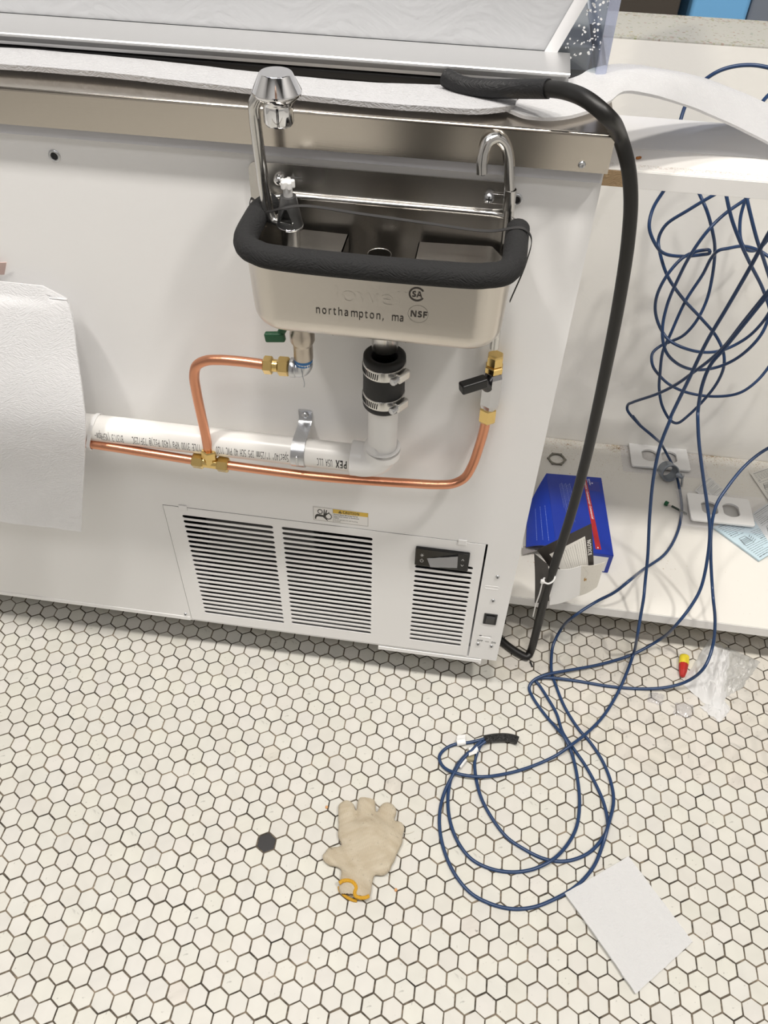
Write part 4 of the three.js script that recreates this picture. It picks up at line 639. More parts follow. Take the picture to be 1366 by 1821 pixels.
// ================================================================ POWER CORD
{
  const y = LT + .012, R = .0066;
  const P = [G(800, 143, y + .004), G(822, 152, y + .003), G(860, 157, y + .005), G(920, 158, y + .01), G(975, 158, y + .018), G(1010, 163, y + .022), G(1045, 178, y + .023), G(1078, 205, y + .016), F(1103, 245, .006), F(1117, 295, .004), F(1122, 355, 0), F(1117, 430, -.006), F(1103, 525, -.015), F(1084, 625, -.026), F(1063, 725, -.037), F(1040, 825, -.05), F(1014, 920, -.056), F(988, 1000, -.062), F(972, 1050, -.066), F(962, 1090, -.07), F(952, 1130, -.074), G(943, 1160, .012)];
  const tail = [G(938, 1168, .008), G(925, 1163, .0072), G(905, 1150, .0072), G(885, 1132, .0072), G(872, 1112, .0072)];
  const t = thing('power_cord', 'thick black power cord looping over the freezer corner down to the floor', 'cord', G(943, 1165));
  obj('cord', tube([...P, ...tail], R, 260, 14), M.cord, t);
  obj('rough_sleeve', tube([P[0].clone().add(V(-.004, .001, -.004)), P[1], P[2], P[3], P[4]], .0078, 60, 14), mat({ color: rgb(.007, .007, .008), roughness: .6, bumpMap: T.grain, bumpScale: .0005 }), t, { label: 'rough black tape sleeve' });
  single('black_plastic_sliver', rod(G(943, 1176, .002), G(947, 1186, .002), .0016, .0013, 8), M.dark, 'short black plastic sliver on the floor below the cord bend', 'scrap');
}
{ // printed warning card tied to the cord
  const t = thing('warning_card', 'folded dark grey warning card with white pages tied to the power cord', 'card', F(975, 1070, -.075));
  const dk = mat({ color: rgb(.045, .04, .037), roughness: .5, side: THREE.DoubleSide });
  const q4 = (a, b, c, d, bend = V(0, 0, 0)) => (u, v) => { const p = a.clone().lerp(b, u).lerp(d.clone().lerp(c, u), v); return p.addScaledVector(bend, Math.sin(Math.PI * v) * .5 + Math.sin(Math.PI * u) * .5); };
  // narrow near panel
  obj('folded_flap', sheet(q4(F(950, 984, -.062), F(975, 1004, -.06), F(977, 1068, -.064), F(951, 1072, -.066), V(.002, 0, .002)), 8, 10, .0006), dk, t);
  // large page with text
  const tex = canvasTex(512, 512, (k, w, h) => { k.fillStyle = '#e8e5df'; k.fillRect(0, 0, w, h); k.fillStyle = '#37322e'; k.fillRect(0, 0, w, 92); k.fillRect(0, 0, 74, h * .62); k.save(); k.translate(w - 20, 0); k.restore(); });
  const a = F(955, 978, -.072), b = F(1052, 931, -.1), c = F(1056, 1005, -.098), d = F(985, 1020, -.075);
  const page = canvasTex(768, 768, (k, w, h) => { // u across (fold line -> notice edge), v down
    k.fillStyle = '#3a3531'; k.fillRect(0, 0, w, h); k.fillStyle = '#e9e6df'; k.beginPath(); k.moveTo(w * .14, h * .3); k.lineTo(w * .86, h * .22); k.lineTo(w * .86, h); k.lineTo(w * .2, h); k.fill();
    k.fillStyle = '#f0eee9'; k.save(); k.translate(w * .885, h * .34); k.rotate(Math.PI / 2); k.font = 'bold 82px sans-serif'; k.fillText('NOTICE', 0, 0); k.restore();
    k.fillStyle = '#5b554f'; for (let r = 0; r < 11; r++) { const x = w * (.84 - r * .048); let y = h * (.27 + r * .012); while (y < h * .97) { const l = 6 + rnd() * 22; k.fillRect(x - 9 + rnd() * 2, y, 3 + (r % 4 === 0 ? 3 : 0), l); y += l + 5; } } });
  obj('notice_page', sheet(q4(a, b, c, d, V(0, .003, .002)), 14, 14, .0006), mat({ map: page, roughness: .55, side: THREE.DoubleSide }), t, { keepUV: true, label: 'printed page headed NOTICE' }).geometry;
  { const g = t.children[t.children.length - 1].geometry, uv = g.attributes.uv; for (let i = 0; i < uv.count; i++) uv.setY(i, 1 - uv.getY(i)); }
  const wp = mat({ color: rgb(.78, .775, .765), roughness: .6, side: THREE.DoubleSide });
  obj('blank_page', sheet((u, v) => { const p = q4(F(986, 1012, -.07), F(1034, 1006, -.085), F(1031, 1058, -.095), F(977, 1076, -.068))(u, v); p.addScaledVector(V(-.2, .4, .9), .007 * Math.sin(Math.PI * u)); return p; }, 12, 10, .0006), wp, t);
  const st = canvasTex(256, 256, (k, w, h) => { k.fillStyle = '#dcd8cf'; k.fillRect(0, 0, w, h); for (let n = 0; n < 160; n++) { k.fillStyle = `rgba(120,110,90,${.1 + rnd() * .35})`; k.fillRect(rnd() * w, rnd() * h, 1 + rnd() * 5, 1 + rnd() * 3); } k.fillStyle = '#a98245'; for (let n = 0; n < 9; n++) { k.beginPath(); k.arc(52 + rnd() * 26, 128 + rnd() * 26, 4 + rnd() * 6, 0, 7); k.fill(); } k.strokeStyle = '#8a8478'; k.beginPath(); k.moveTo(62, 150); k.lineTo(90, 190); k.lineTo(20, 250); k.stroke(); });
  obj('stained_page', sheet((u, v) => { const p = q4(F(1034, 1006, -.085), F(1076, 999, -.105), F(1062, 1043, -.105), F(1028, 1060, -.095))(u, v); p.z += .003 * Math.sin(u * 3); return p; }, 8, 8, .0006), mat({ map: st, roughness: .65, side: THREE.DoubleSide }), t, { keepUV: true, label: 'soiled white page' });
  const z = thing('cable_tie', 'white cable tie holding the warning card to the power cord', 'cable tie', F(966, 1035, -.05));
  const hd = F(965, 1034, -.052); obj('head', new RoundedBoxGeometry(.006, .006, .005, 2, .001).translate(hd.x, hd.y, hd.z), M.whitePlastic, z);
  obj('strap', tube([hd, F(975, 1038, -.049), F(984, 1033, -.053), F(987, 1026, -.058), F(980, 1022, -.066), F(968, 1028, -.06), hd], .0014, 40, 8), M.whitePlastic, z);
  obj('tail', tube([hd, F(960, 1055, -.052), F(953, 1075, -.056), F(948, 1096, -.062)], .0011, 20, 6), M.whitePlastic, z);
}
// ================================================================ BLUE CABLES
{
  const R = .0026; const cable = (pts, label, r = R) => single('blue_cable', tube(pts, r, pts.length * 9, 9), M.blueCable, label, 'cable', { group: 'blue network cables' });
  const A = (x, y, h = .0028) => G(740 + x / 2.597, 1260 + y / 2.597, h);          // readings from enlarged photo crops
  const B = (x, y, h = .0028) => G(860 + x / 2.7, 1050 + y / 2.7, h);
  const Bf = (x, y, z) => F(860 + x / 2.7, 1050 + y / 2.7, z);
  const D = (x, y, z) => F(880 + x / 2.811, 740 + y / 2.811, z); const Db = (x, y, h = BY + .003) => G(880 + x / 2.811, 740 + y / 2.811, h);
  const C = (x, y, z) => F(1060 + x / 3.642, 280 + y / 3.642, z);
  const hi = .0085;
  cable([A(315, 150, .008), A(290, 185, .007), A(272, 240, .003), A(275, 310, .003), A(300, 410), A(350, 505), A(420, 595), A(500, 650), A(580, 690), A(650, 705), A(720, 700), A(800, 665), A(860, 600), A(885, 545), A(868, 440), A(830, 350), A(780, 260), A(735, 195), B(380, 680), B(350, 590), B(310, 520), B(268, 455), B(250, 432, .004), B(280, 420, .006), B(330, 420, .006), B(450, 435), B(600, 460), B(750, 472), B(880, 465, .012), B(980, 435, .03), Bf(1060, 370, -.055), Bf(1100, 270, -.085), Bf(1112, 150, -.105), Bf(1103, 40, -.12), D(1088, 860, -.14), D(1080, 700, -.17), D(1085, 540, -.19), D(1110, 440, -.21), D(1160, 360, -.23), D(1240, 260, -.26), D(1320, 190, -.28), D(1420, 130, -.3)], 'blue cable curving off the floor past the clear plastic bag');
  cable([A(320, 152, .012), A(280, 180, .01), A(240, 205, .008), A(190, 262, .004), A(155, 350), A(150, 480), A(185, 600), A(250, 690), A(330, 735), A(430, 755), A(530, 745, .004), A(620, 705, hi), A(690, 640, .004), A(740, 550), A(755, 440), A(745, 320), A(720, 210, .004), B(385, 700, .008), B(350, 660, .005), B(290, 590), B(235, 510), B(219, 465, .003), B(243, 430, .009), B(300, 405, .012), B(400, 385, .01), B(560, 355, .006), B(720, 305, hi), B(840, 240, .03), Bf(930, 160, -.095), Bf(1000, 70, -.114), D(1030, 860, -.132), D(1065, 700, -.16), D(1075, 560, -.18), D(1060, 430, -.2), D(1040, 290, -.21), D(1020, 120, -.22), D(1015, 0, -.23), C(660, 1650, -.235), C(690, 1470, -.24), C(745, 1340, -.245), C(830, 1240, -.25), C(960, 1080, -.25), C(1114, 890, -.25), C(1250, 730, -.25)], 'blue cable rising from the floor across the white wall plate');
  cable([A(300, 150, .014), A(260, 190, .013), A(215, 235, .011), A(180, 290, hi), A(130, 390, .004), A(108, 500), A(120, 620), A(170, 750), A(250, 850), A(340, 900), A(440, 925), A(540, 918), A(640, 880), A(740, 820), A(820, 730), A(865, 620, .004), A(882, 560, hi), A(912, 430, .004), A(900, 340), A(860, 240), A(800, 150), B(460, 670, .003), B(390, 560), B(345, 450, .003), B(328, 400, .0035), B(325, 350, .004), B(335, 260, .01), B(370, 190, .03), Bf(440, 120, -.1), Bf(540, 55, -.121), D(600, 880, -.123), D(670, 825, -.13), Db(745, 765, BY + .006), Db(850, 690), Db(910, 590), Db(935, 470), Db(925, 370, BY + .006), Db(900, 270, BY + .008), Db(850, 170, BY + .025), D(790, 100, -.4), D(720, 40, -.43), D(690, 0, -.45), C(290, 1740, -.47), C(205, 1640, -.49), C(205, 1605, -.49), C(240, 1585, -.475), C(400, 1530, -.42), C(520, 1470, -.38), C(620, 1400, -.35), C(740, 1310, -.32), C(830, 1225, -.3), C(960, 1060, -.27), C(1114, 870, -.25), C(1250, 700, -.25)], 'blue cable crossing the shelf base with a sharp kink by the partition');
  cable([A(325, 138, .008), A(250, 156, .005), A(180, 165, .004), A(130, 190, .003), A(107, 225), A(125, 268), A(190, 300, .009), A(300, 315, .009), A(420, 300, .004), A(540, 265), A(650, 215, .006), B(410, 750, .014), B(490, 690, hi), B(570, 610, .004), B(640, 500, .005), B(690, 390, .012), B(720, 305, .014), Bf(740, 210, -.085), Bf(755, 120, -.105), Bf(770, 30, -.12), D(752, 830, -.138), D(765, 700, -.16), D(775, 500, -.185), D(795, 300, -.2), D(830, 140, -.21), D(880, 10, -.22), C(480, 1690, -.225), C(600, 1440, -.23), C(720, 1190, -.235), C(850, 970, -.24), C(1000, 710, -.24), C(1114, 500, -.24), C(1230, 300, -.24)], 'blue cable running straight up from the floor past the hanging coil');
  // hank hanging in the gap behind the worktop
  const z = -.47; const S = (l, dz, label) => cable(l.map(([x, y], i) => C(x, y, z + dz + .012 * Math.sin(i * 1.3 + dz * 90))), label);
  const hb = 'blue cable strand of the coil hanging under the counter';
  S([[560, 60], [500, 130], [440, 215], [370, 330], [345, 450], [390, 570], [450, 625], [560, 640], [680, 630], [738, 618], [735, 602], [700, 600], [640, 612], [560, 652], [470, 750], [400, 880], [385, 1000], [420, 1110], [470, 1180], [560, 1230], [700, 1262], [830, 1245], [960, 1180], [1060, 1090], [1130, 990], [1180, 880]], .02, hb);
  S([[900, 170], [760, 245], [600, 340], [450, 440], [405, 530], [415, 620], [460, 760], [560, 910], [680, 1040], [780, 1160], [825, 1260], [830, 1340], [790, 1450], [700, 1570], [600, 1670], [530, 1720], [485, 1705], [430, 1610], [410, 1500], [415, 1400], [435, 1250], [480, 1150], [580, 930], [690, 760], [748, 650], [800, 600], [850, 590], [950, 575], [1050, 600], [1130, 650]], 0, hb);
  S([[620, 120], [670, 235], [720, 350], [755, 480], [770, 600], [750, 790], [715, 930], [650, 1060], [570, 1150], [490, 1190], [420, 1220], [365, 1270], [365, 1340], [410, 1410], [500, 1485], [620, 1530], [780, 1548], [930, 1525], [1040, 1450], [1130, 1340], [1190, 1220]], -.02, hb);
  S([[1100, 180], [980, 265], [830, 370], [720, 480], [620, 620], [540, 770], [460, 960], [430, 1120], [450, 1250], [520, 1330], [640, 1375], [760, 1365], [880, 1320], [1000, 1230], [1080, 1130], [1130, 1000], [1170, 850]], .035, hb);
  S([[830, 150], [845, 250], [880, 400], [940, 560], [1000, 690], [1080, 850], [1130, 1000], [1150, 1150]], .045, hb);
  S([[1010, 160], [970, 265], [935, 400], [940, 540], [975, 595], [1040, 600], [1090, 560], [1150, 470]], -.035, hb);
  S([[960, 180], [985, 300], [1040, 520], [1090, 670], [1150, 860]], .06, hb);
  // loop standing up behind the worktop
  const U = (x, y, zz) => F(966 + x / 3.415, y / 3.415, zz); 
  cable([U(820, 800, -.45), U(835, 730, -.46), U(865, 640, -.47), U(915, 550, -.475), U(975, 490, -.48), U(1060, 435, -.48), U(1150, 405, -.48), U(1260, 395, -.48), U(1366, 410, -.48), U(1480, 450, -.48)], 'blue cable loop standing up behind the worktop against the partition');
  cable([U(1330, 620, -.45), U(1366, 580, -.46), U(1420, 540, -.47), U(1500, 520, -.48)], 'short blue cable end under the arched foam sheet');
  // wrapped end
  const e = thing('taped_cable_end', 'cable bundle end wrapped in black electrical tape with white tags', 'cable end', G(880, 1315));
  obj('black_tape', tube([G(862, 1315, .009), G(880, 1312, .009), G(900, 1311.5, .009), G(914, 1314, .0085), G(921, 1317, .008)], .0068, 40, 14), mat({ color: rgb(.016, .016, .016), roughness: .45, bumpMap: T.grain, bumpScale: .003 }), e);
  const tag = (a, b, r, s) => obj('white_tag', [rod(a, b, r, r, 12), sheet((u, v) => a.clone().lerp(b, u).add(V(0, r * .6 + v * .004 * s, v * .012 * s)), 4, 4, .0004)], mat({ color: rgb(.8, .8, .79), roughness: .5, side: THREE.DoubleSide }), e);
  tag(G(812, 1321, .006), G(827, 1318.5, .006), .0055, -1.1); tag(G(834, 1336, .009), G(848, 1331, .009), .006, 1.0); tag(G(816, 1364, .006), G(827, 1350, .006), .0042, .15);
  obj('clear_plug', bx(G(836, 1347).x - .006, G(836, 1347).x + .006, .0005, .009, G(836, 1347).z - .008, G(836, 1347).z + .008, .001), mat({ color: rgb(.72, .66, .45), roughness: .2, transmission: .6, thickness: 0 }), e);
}
// ================================================================ THINGS ON THE SHELF BASE
{ // blue carton
  const h = .046, y = BY + h; const tl = G(972, 842, y), tr = G(1069, 850, y), br = G(1091, 988, y), bl = G(990, 975, y);
  const t = thing('blue_carton', 'crushed blue cardboard carton with a red stripe on the shelf base', 'box', V((tl.x + br.x) / 2, BY, (tl.z + br.z) / 2));
  const tex = canvasTex(1024, 1024, (k, w, h) => {
    k.fillStyle = '#0c2f9a'; k.fillRect(0, 0, w, h); k.fillStyle = '#a81f22'; k.beginPath(); k.moveTo(w * .66, 0); k.lineTo(w * .72, 0); k.lineTo(w * .8, h * .95); k.lineTo(w * .7, h * .95); k.fill();
    k.fillStyle = '#e6e6ee'; k.save(); k.translate(w * .672, h * .015); k.rotate(Math.PI / 2 - .07); k.font = 'italic bold 52px sans-serif'; k.fillText('Commercial • Commercial • Commercial', 0, 0, h * .56); k.restore();
    k.save(); k.translate(w * .76, h * .03); k.rotate(Math.PI / 2 - .06); k.font = 'bold 44px sans-serif'; k.fillText('univ', 0, 0); k.font = '30px sans-serif'; k.fillText('line', 4, 34); k.beginPath(); k.arc(62, -54, 11, 0, 7); k.fill(); k.beginPath(); k.moveTo(62, -78); k.lineTo(53, -58); k.lineTo(71, -58); k.fill(); k.restore();
    k.fillStyle = '#aebbe4'; for (let r = 0; r < 9; r++) { const x = w * (.4 - r * .027) + r * 3; let yy = h * (.12 + (r % 3) * .01); const ye = h * (.42 + .25 * ((r * 7) % 5) / 5); while (yy < ye) { const l = 5 + rnd() * 26; k.fillRect(x + (yy - h * .12) * .09, yy, r % 3 === 0 ? 5 : 3, l); yy += l + 5; } }
    k.strokeStyle = '#7c4a44'; k.lineWidth = 2; for (let q = 0; q < 9; q++) { k.beginPath(); k.moveTo(w * (.5 + rnd() * .1), h * (.06 + q * .014)); k.lineTo(w * .95, h * (.07 + q * .016)); k.stroke(); }
    k.fillStyle = '#d8d8e4'; k.beginPath(); k.arc(w * .745, h * .93, 10, 0, 7); k.fill();
  });
  const quadTop = (u, v) => tl.clone().lerp(tr, u).lerp(bl.clone().lerp(br, u), v);
  const cm = mat({ map: tex, roughness: .32, side: THREE.DoubleSide });
  const fl = (m) => { const uv = m.geometry.attributes.uv; for (let i = 0; i < uv.count; i++) uv.setY(i, 1 - uv.getY(i)); return m; };
  fl(obj('top_panel', sheet((u, v) => { const p = quadTop(u, v); p.y += .001 * fbm(u * 3, v * 3, 3); return p; }, 10, 10, .001), cm, t, { keepUV: true }));
  const dn = (p) => V(p.x, BY + .0005, p.z); const bl2 = mat({ color: rgb(.004, .03, .32), roughness: .35, side: THREE.DoubleSide }), wh = mat({ color: rgb(.72, .71, .7), roughness: .6, side: THREE.DoubleSide }), kraft = mat({ color: rgb(.3, .28, .27), roughness: .8, side: THREE.DoubleSide });
  const wall = (a, b, m, n) => obj(n, sheet((u, v) => a.clone().lerp(b, u).lerp(dn(a).lerp(dn(b), u), v), 2, 2, .001), m, t);
  wall(br, tr, bl2, 'side_panel'); wall(tr, tl, bl2, 'rear_panel'); wall(bl, br, bl2, 'front_panel');
  { const a = bl.clone().lerp(br, .45), b = bl.clone().lerp(br, .93); const f = V(0, 0, .0012); obj('white_label', sheet((u, v) => { const p = a.clone().lerp(b, u).lerp(dn(a).lerp(dn(b), u), .12 + v * .8); return p.add(f); }, 2, 2, .0004), wh, t, { label: 'white label on the carton end' }); }
  wall(bl, tl, kraft, 'inner_panel');
  // loose flap leaning down at the left
  const f1 = G(971, 838, y + .006), f2 = G(972, 960, y + .002), f3 = F(934, 955, -.2), f4 = G(957, 846, y - .002);
  const low1 = G(936, 973, BY + .012), low2 = G(938, 905, BY + .012);
  const tex2 = canvasTex(256, 512, (k, w, h) => { k.fillStyle = '#0d36a8'; k.fillRect(0, 0, w, h); k.fillStyle = '#9fb0e2'; for (let r = 0; r < 3; r++) { const x = w * (.35 + r * .2); let yy = h * (.3 + r * .05); while (yy < h * .9) { const l = 4 + rnd() * 14; k.fillRect(x, yy, 3, l); yy += l + 4; } } });
  fl(obj('loose_flap', sheet((u, v) => { const p = low2.clone().lerp(f4, 0).lerp(tl, u).lerp(low1.clone().lerp(bl, u), v); p.y += .006 * Math.sin(Math.PI * u); return p; }, 10, 10, .001), mat({ map: tex2, roughness: .3, side: THREE.DoubleSide }), t, { keepUV: true, label: 'bent blue flap' }));
  obj('torn_lining', sheet((u, v) => { const p = G(930 + 55 * u, 972 - 14 * u + 14 * v, BY + .006 + .012 * u); p.y += .004 * fbm(u * 7, v * 4, 2); return p; }, 14, 4, .001), kraft, t, { label: 'torn grey lining' });
}
{ // locknut
  const c = G(990, 817.5, BY); const s = new THREE.Shape(); const n = 96; for (let k = 0; k <= n; k++) { const a = k / n * Math.PI * 2, lob = Math.pow(.5 + .5 * Math.cos(6 * a), 6); const r = .0165 + .0028 * lob; const x = r * Math.cos(a), z = r * Math.sin(a); k ? s.lineTo(x, z) : s.moveTo(x, z); } const h = new THREE.Path(); h.absarc(0, 0, .0133, 0, Math.PI * 2); s.holes.push(h);
  const g = extr(s, .0025, .0005); g.rotateX(-Math.PI / 2); g.rotateZ(.02); g.translate(c.x, BY + .0006, c.z); single('conduit_locknut', g, mat({ color: rgb(.22, .21, .18), metalness: .8, roughness: .5, bumpMap: T.grain, bumpScale: .0004 }), 'grey notched conduit locknut lying behind the blue carton', 'locknut');
}
function wallPlate(px, lift, label, tilt) {
  const c = px.map(([x, y], i) => G(x, y, BY + lift + (tilt ? tilt[i] : 0))); const o = c[0].clone().add(c[1]).add(c[2]).add(c[3]).multiplyScalar(.25);
  const t = thing('duplex_wall_plate', label, 'wall plate', V(o.x, BY, o.z)); const w = .1143, h = .0699; const s = rrect(-w / 2, -h / 2, w / 2, h / 2, .005);
  for (const sx of [-.0195, .0195]) { const p = new THREE.Path(); const R = .0173, hh = .0145; const a = Math.acos(hh / R); // round opening with two flat sides
    const b = Math.asin(hh / R); p.moveTo(sx + hh, -R * Math.sin(Math.acos(hh / R))); p.absarc(sx, 0, R, -Math.acos(hh / R), Math.acos(hh / R)); p.absarc(sx, 0, R, Math.PI - Math.acos(hh / R), Math.PI + Math.acos(hh / R)); 
    const q = new THREE.Path(); const N = 40; for (let k = 0; k <= N; k++) { const th = k / N * 6.2832; const x = sx + clamp(R * Math.cos(th), -hh, hh), y = R * Math.sin(th); k ? q.lineTo(x, y) : q.moveTo(x, y); } s.holes.push(q); }
  const cn = new THREE.Path(); cn.absarc(0, 0, .0022, 0, 6.2832); s.holes.push(cn);
  const g = extr(s, .003, .001); const ex = c[1].clone().add(c[2]).sub(c[0]).sub(c[3]).normalize(), ey0 = c[0].clone().add(c[1]).sub(c[2]).sub(c[3]).normalize(); const n = ex.clone().cross(ey0).normalize(); const ey = n.clone().cross(ex);
  g.applyMatrix4(new THREE.Matrix4().makeBasis(ex, ey, n)); g.translate(o.x, o.y, o.z); obj('plate', smooth(clean(g), 30), M.whitePlastic, t);
  const bag = obj('clear_bag', [sheet((u, v) => { const p = o.clone().addScaledVector(ex, (u - .45) * .165).addScaledVector(ey, (v - .5) * .096); p.addScaledVector(n, -.0022 + .0012 * Math.abs(fbm(u * 7 + px[0][0], v * 5, 2, 3))); p.y = Math.max(p.y, BY + .0006); return p; }, 34, 22, .0001)], M.film, t, { label: 'clear plastic bag' });
  return t;
}
wallPlate([[1113.8, 784.8], [1224.6, 793.8], [1230.7, 844], [1119.4, 833]], .004, 'white duplex wall plate in a clear bag against the partition');
wallPlate([[1218.6, 871], [1333, 883], [1343.8, 946], [1226.9, 933]], .014, 'white duplex wall plate in a clear bag lying on the folded leaflets');
{ // conduit strap with screw
  const c = G(1182, 848, BY); const t = thing('conduit_clamp', 'grey metal conduit clamp with a screw in front of the wall plate', 'clamp', V(c.x, BY, c.z)); const m = mat({ color: rgb(.3, .33, .37), metalness: .7, roughness: .4 });
  const ax = V(.25, .35, .9).normalize(); const o = V(c.x + .002, BY + .0175, c.z + .002);
  obj('ring', turned([[.0135, -.012], [.0165, -.012], [.0165, .004], [.0175, .006], [.0175, .011], [.0145, .011], [.0135, -.012]], o, ax, 36), m, t); const b = o.clone().addScaledVector(ax, .008);
  obj('ear', [new RoundedBoxGeometry(.016, .007, .009, 2, .002).rotateY(-.5).translate(b.x + .018, b.y - .001, b.z + .004)], m, t); obj('screw', rod(V(b.x + .022, b.y + .006, b.z + .004), V(b.x + .026, BY + .001, b.z + .013), .0028, .0022, 12), M.zinc, t);
}
{ const a = G(1185, 895, BY + .005), b = G(1222, 914, BY + .004); const t = thing('ground_screw', 'long thin screw with a green hexagonal head beside the wall plate', 'screw', V(a.x, BY, a.z)); const d = b.clone().sub(a).normalize(); const gm = mat({ color: rgb(.01, .1, .04), roughness: .35, metalness: .3 }); obj('head', flat(hexNut(a.clone().addScaledVector(d, -.003), a.clone().addScaledVector(d, .004), .0048)), gm, t); obj('shank', rod(a.clone().addScaledVector(d, .004), a.clone().addScaledVector(d, .011), .0019, .0019, 10), mat({ color: rgb(.6, .55, .5), roughness: .5 }), t); obj('thread', rod(a.clone().addScaledVector(d, .011), b, .0022, .0018, 10), mat({ color: rgb(.015, .03, .02), roughness: .5 }), t); }
{ // leaflets
  const print = (bg, seedn) => canvasTex(512, 512, (k, w, h) => { k.fillStyle = bg; k.fillRect(0, 0, w, h); k.fillStyle = '#33373c'; for (let r = 0; r < 20; r++) { let x = 30; const y = 24 + r * 23; if (r > 6 && r < 13) x = 210; while (x < w - 40) { const l = 8 + rnd() * 30; k.fillRect(x, y, l, r % 7 === 0 ? 7 : 4); x += l + 7; if (rnd() < .05) break; } } k.strokeStyle = '#33373c'; k.lineWidth = 4; k.save(); k.translate(105, 235); for (let q = 0; q < 4; q++) { k.strokeRect(-60 + q * 6, -50 + q * 22, 90 - q * 8, 34); k.beginPath(); k.moveTo(40, -40 + q * 20); k.lineTo(70, -30 + q * 24); k.stroke(); } k.restore(); k.fillRect(30, h - 30, w - 60, 6); });
  const leaf = (P, tex, label, lift, th = .0006, bend = .002) => { const c = P.map(([x, y], i) => G(x, y, BY + lift + (i === 1 || i === 2 ? .001 : 0))); const m = single('instruction_leaflet', sheet((u, v) => { const p = c[0].clone().lerp(c[1], u).lerp(c[3].clone().lerp(c[2], u), v); p.y += bend * Math.sin(u * 3.1) + .0008 * fbm(u * 4, v * 4, lift * 300); return p; }, 14, 14, th), mat({ map: tex, roughness: .7, side: THREE.DoubleSide }), label, 'leaflet', { keepUV: true }); return m; };
  leaf([[1268, 938], [1352, 912], [1420, 958], [1350, 998]], print('#b9cdd6', 1), 'pale blue printed leaflet sticking out under the wall plate', .003, .004, .003);
  leaf([[1335, 915], [1405, 870], [1450, 930], [1378, 980]], print('#cfd3d4', 2), 'grey white printed leaflet beside the pale blue one', .0085, .0006, .002);
  leaf([[1334, 842], [1400, 820], [1440, 868], [1368, 892]], print('#dcdad4', 3), 'small cream printed slip near the partition', .002, .0006, .001);
  leaf([[1236, 872], [1262, 848], [1296, 878], [1268, 902]], print('#d8d8d6', 4), 'small printed slip behind the wall plate on the leaflets', .006, .0006, .001);
}
{ const c = G(1134, 283, CY); single('wood_chip', [new RoundedBoxGeometry(.004, .0025, .003, 2, .0008).rotateY(.5).translate(c.x, CY + .0013, c.z), new RoundedBoxGeometry(.0025, .002, .003, 2, .0006).rotateY(1.2).translate(c.x + .0022, CY + .0016, c.z - .001)], mat({ color: rgb(.35, .13, .03), roughness: .8 }), 'tiny brown wood chip on the white worktop', 'wood chip'); }
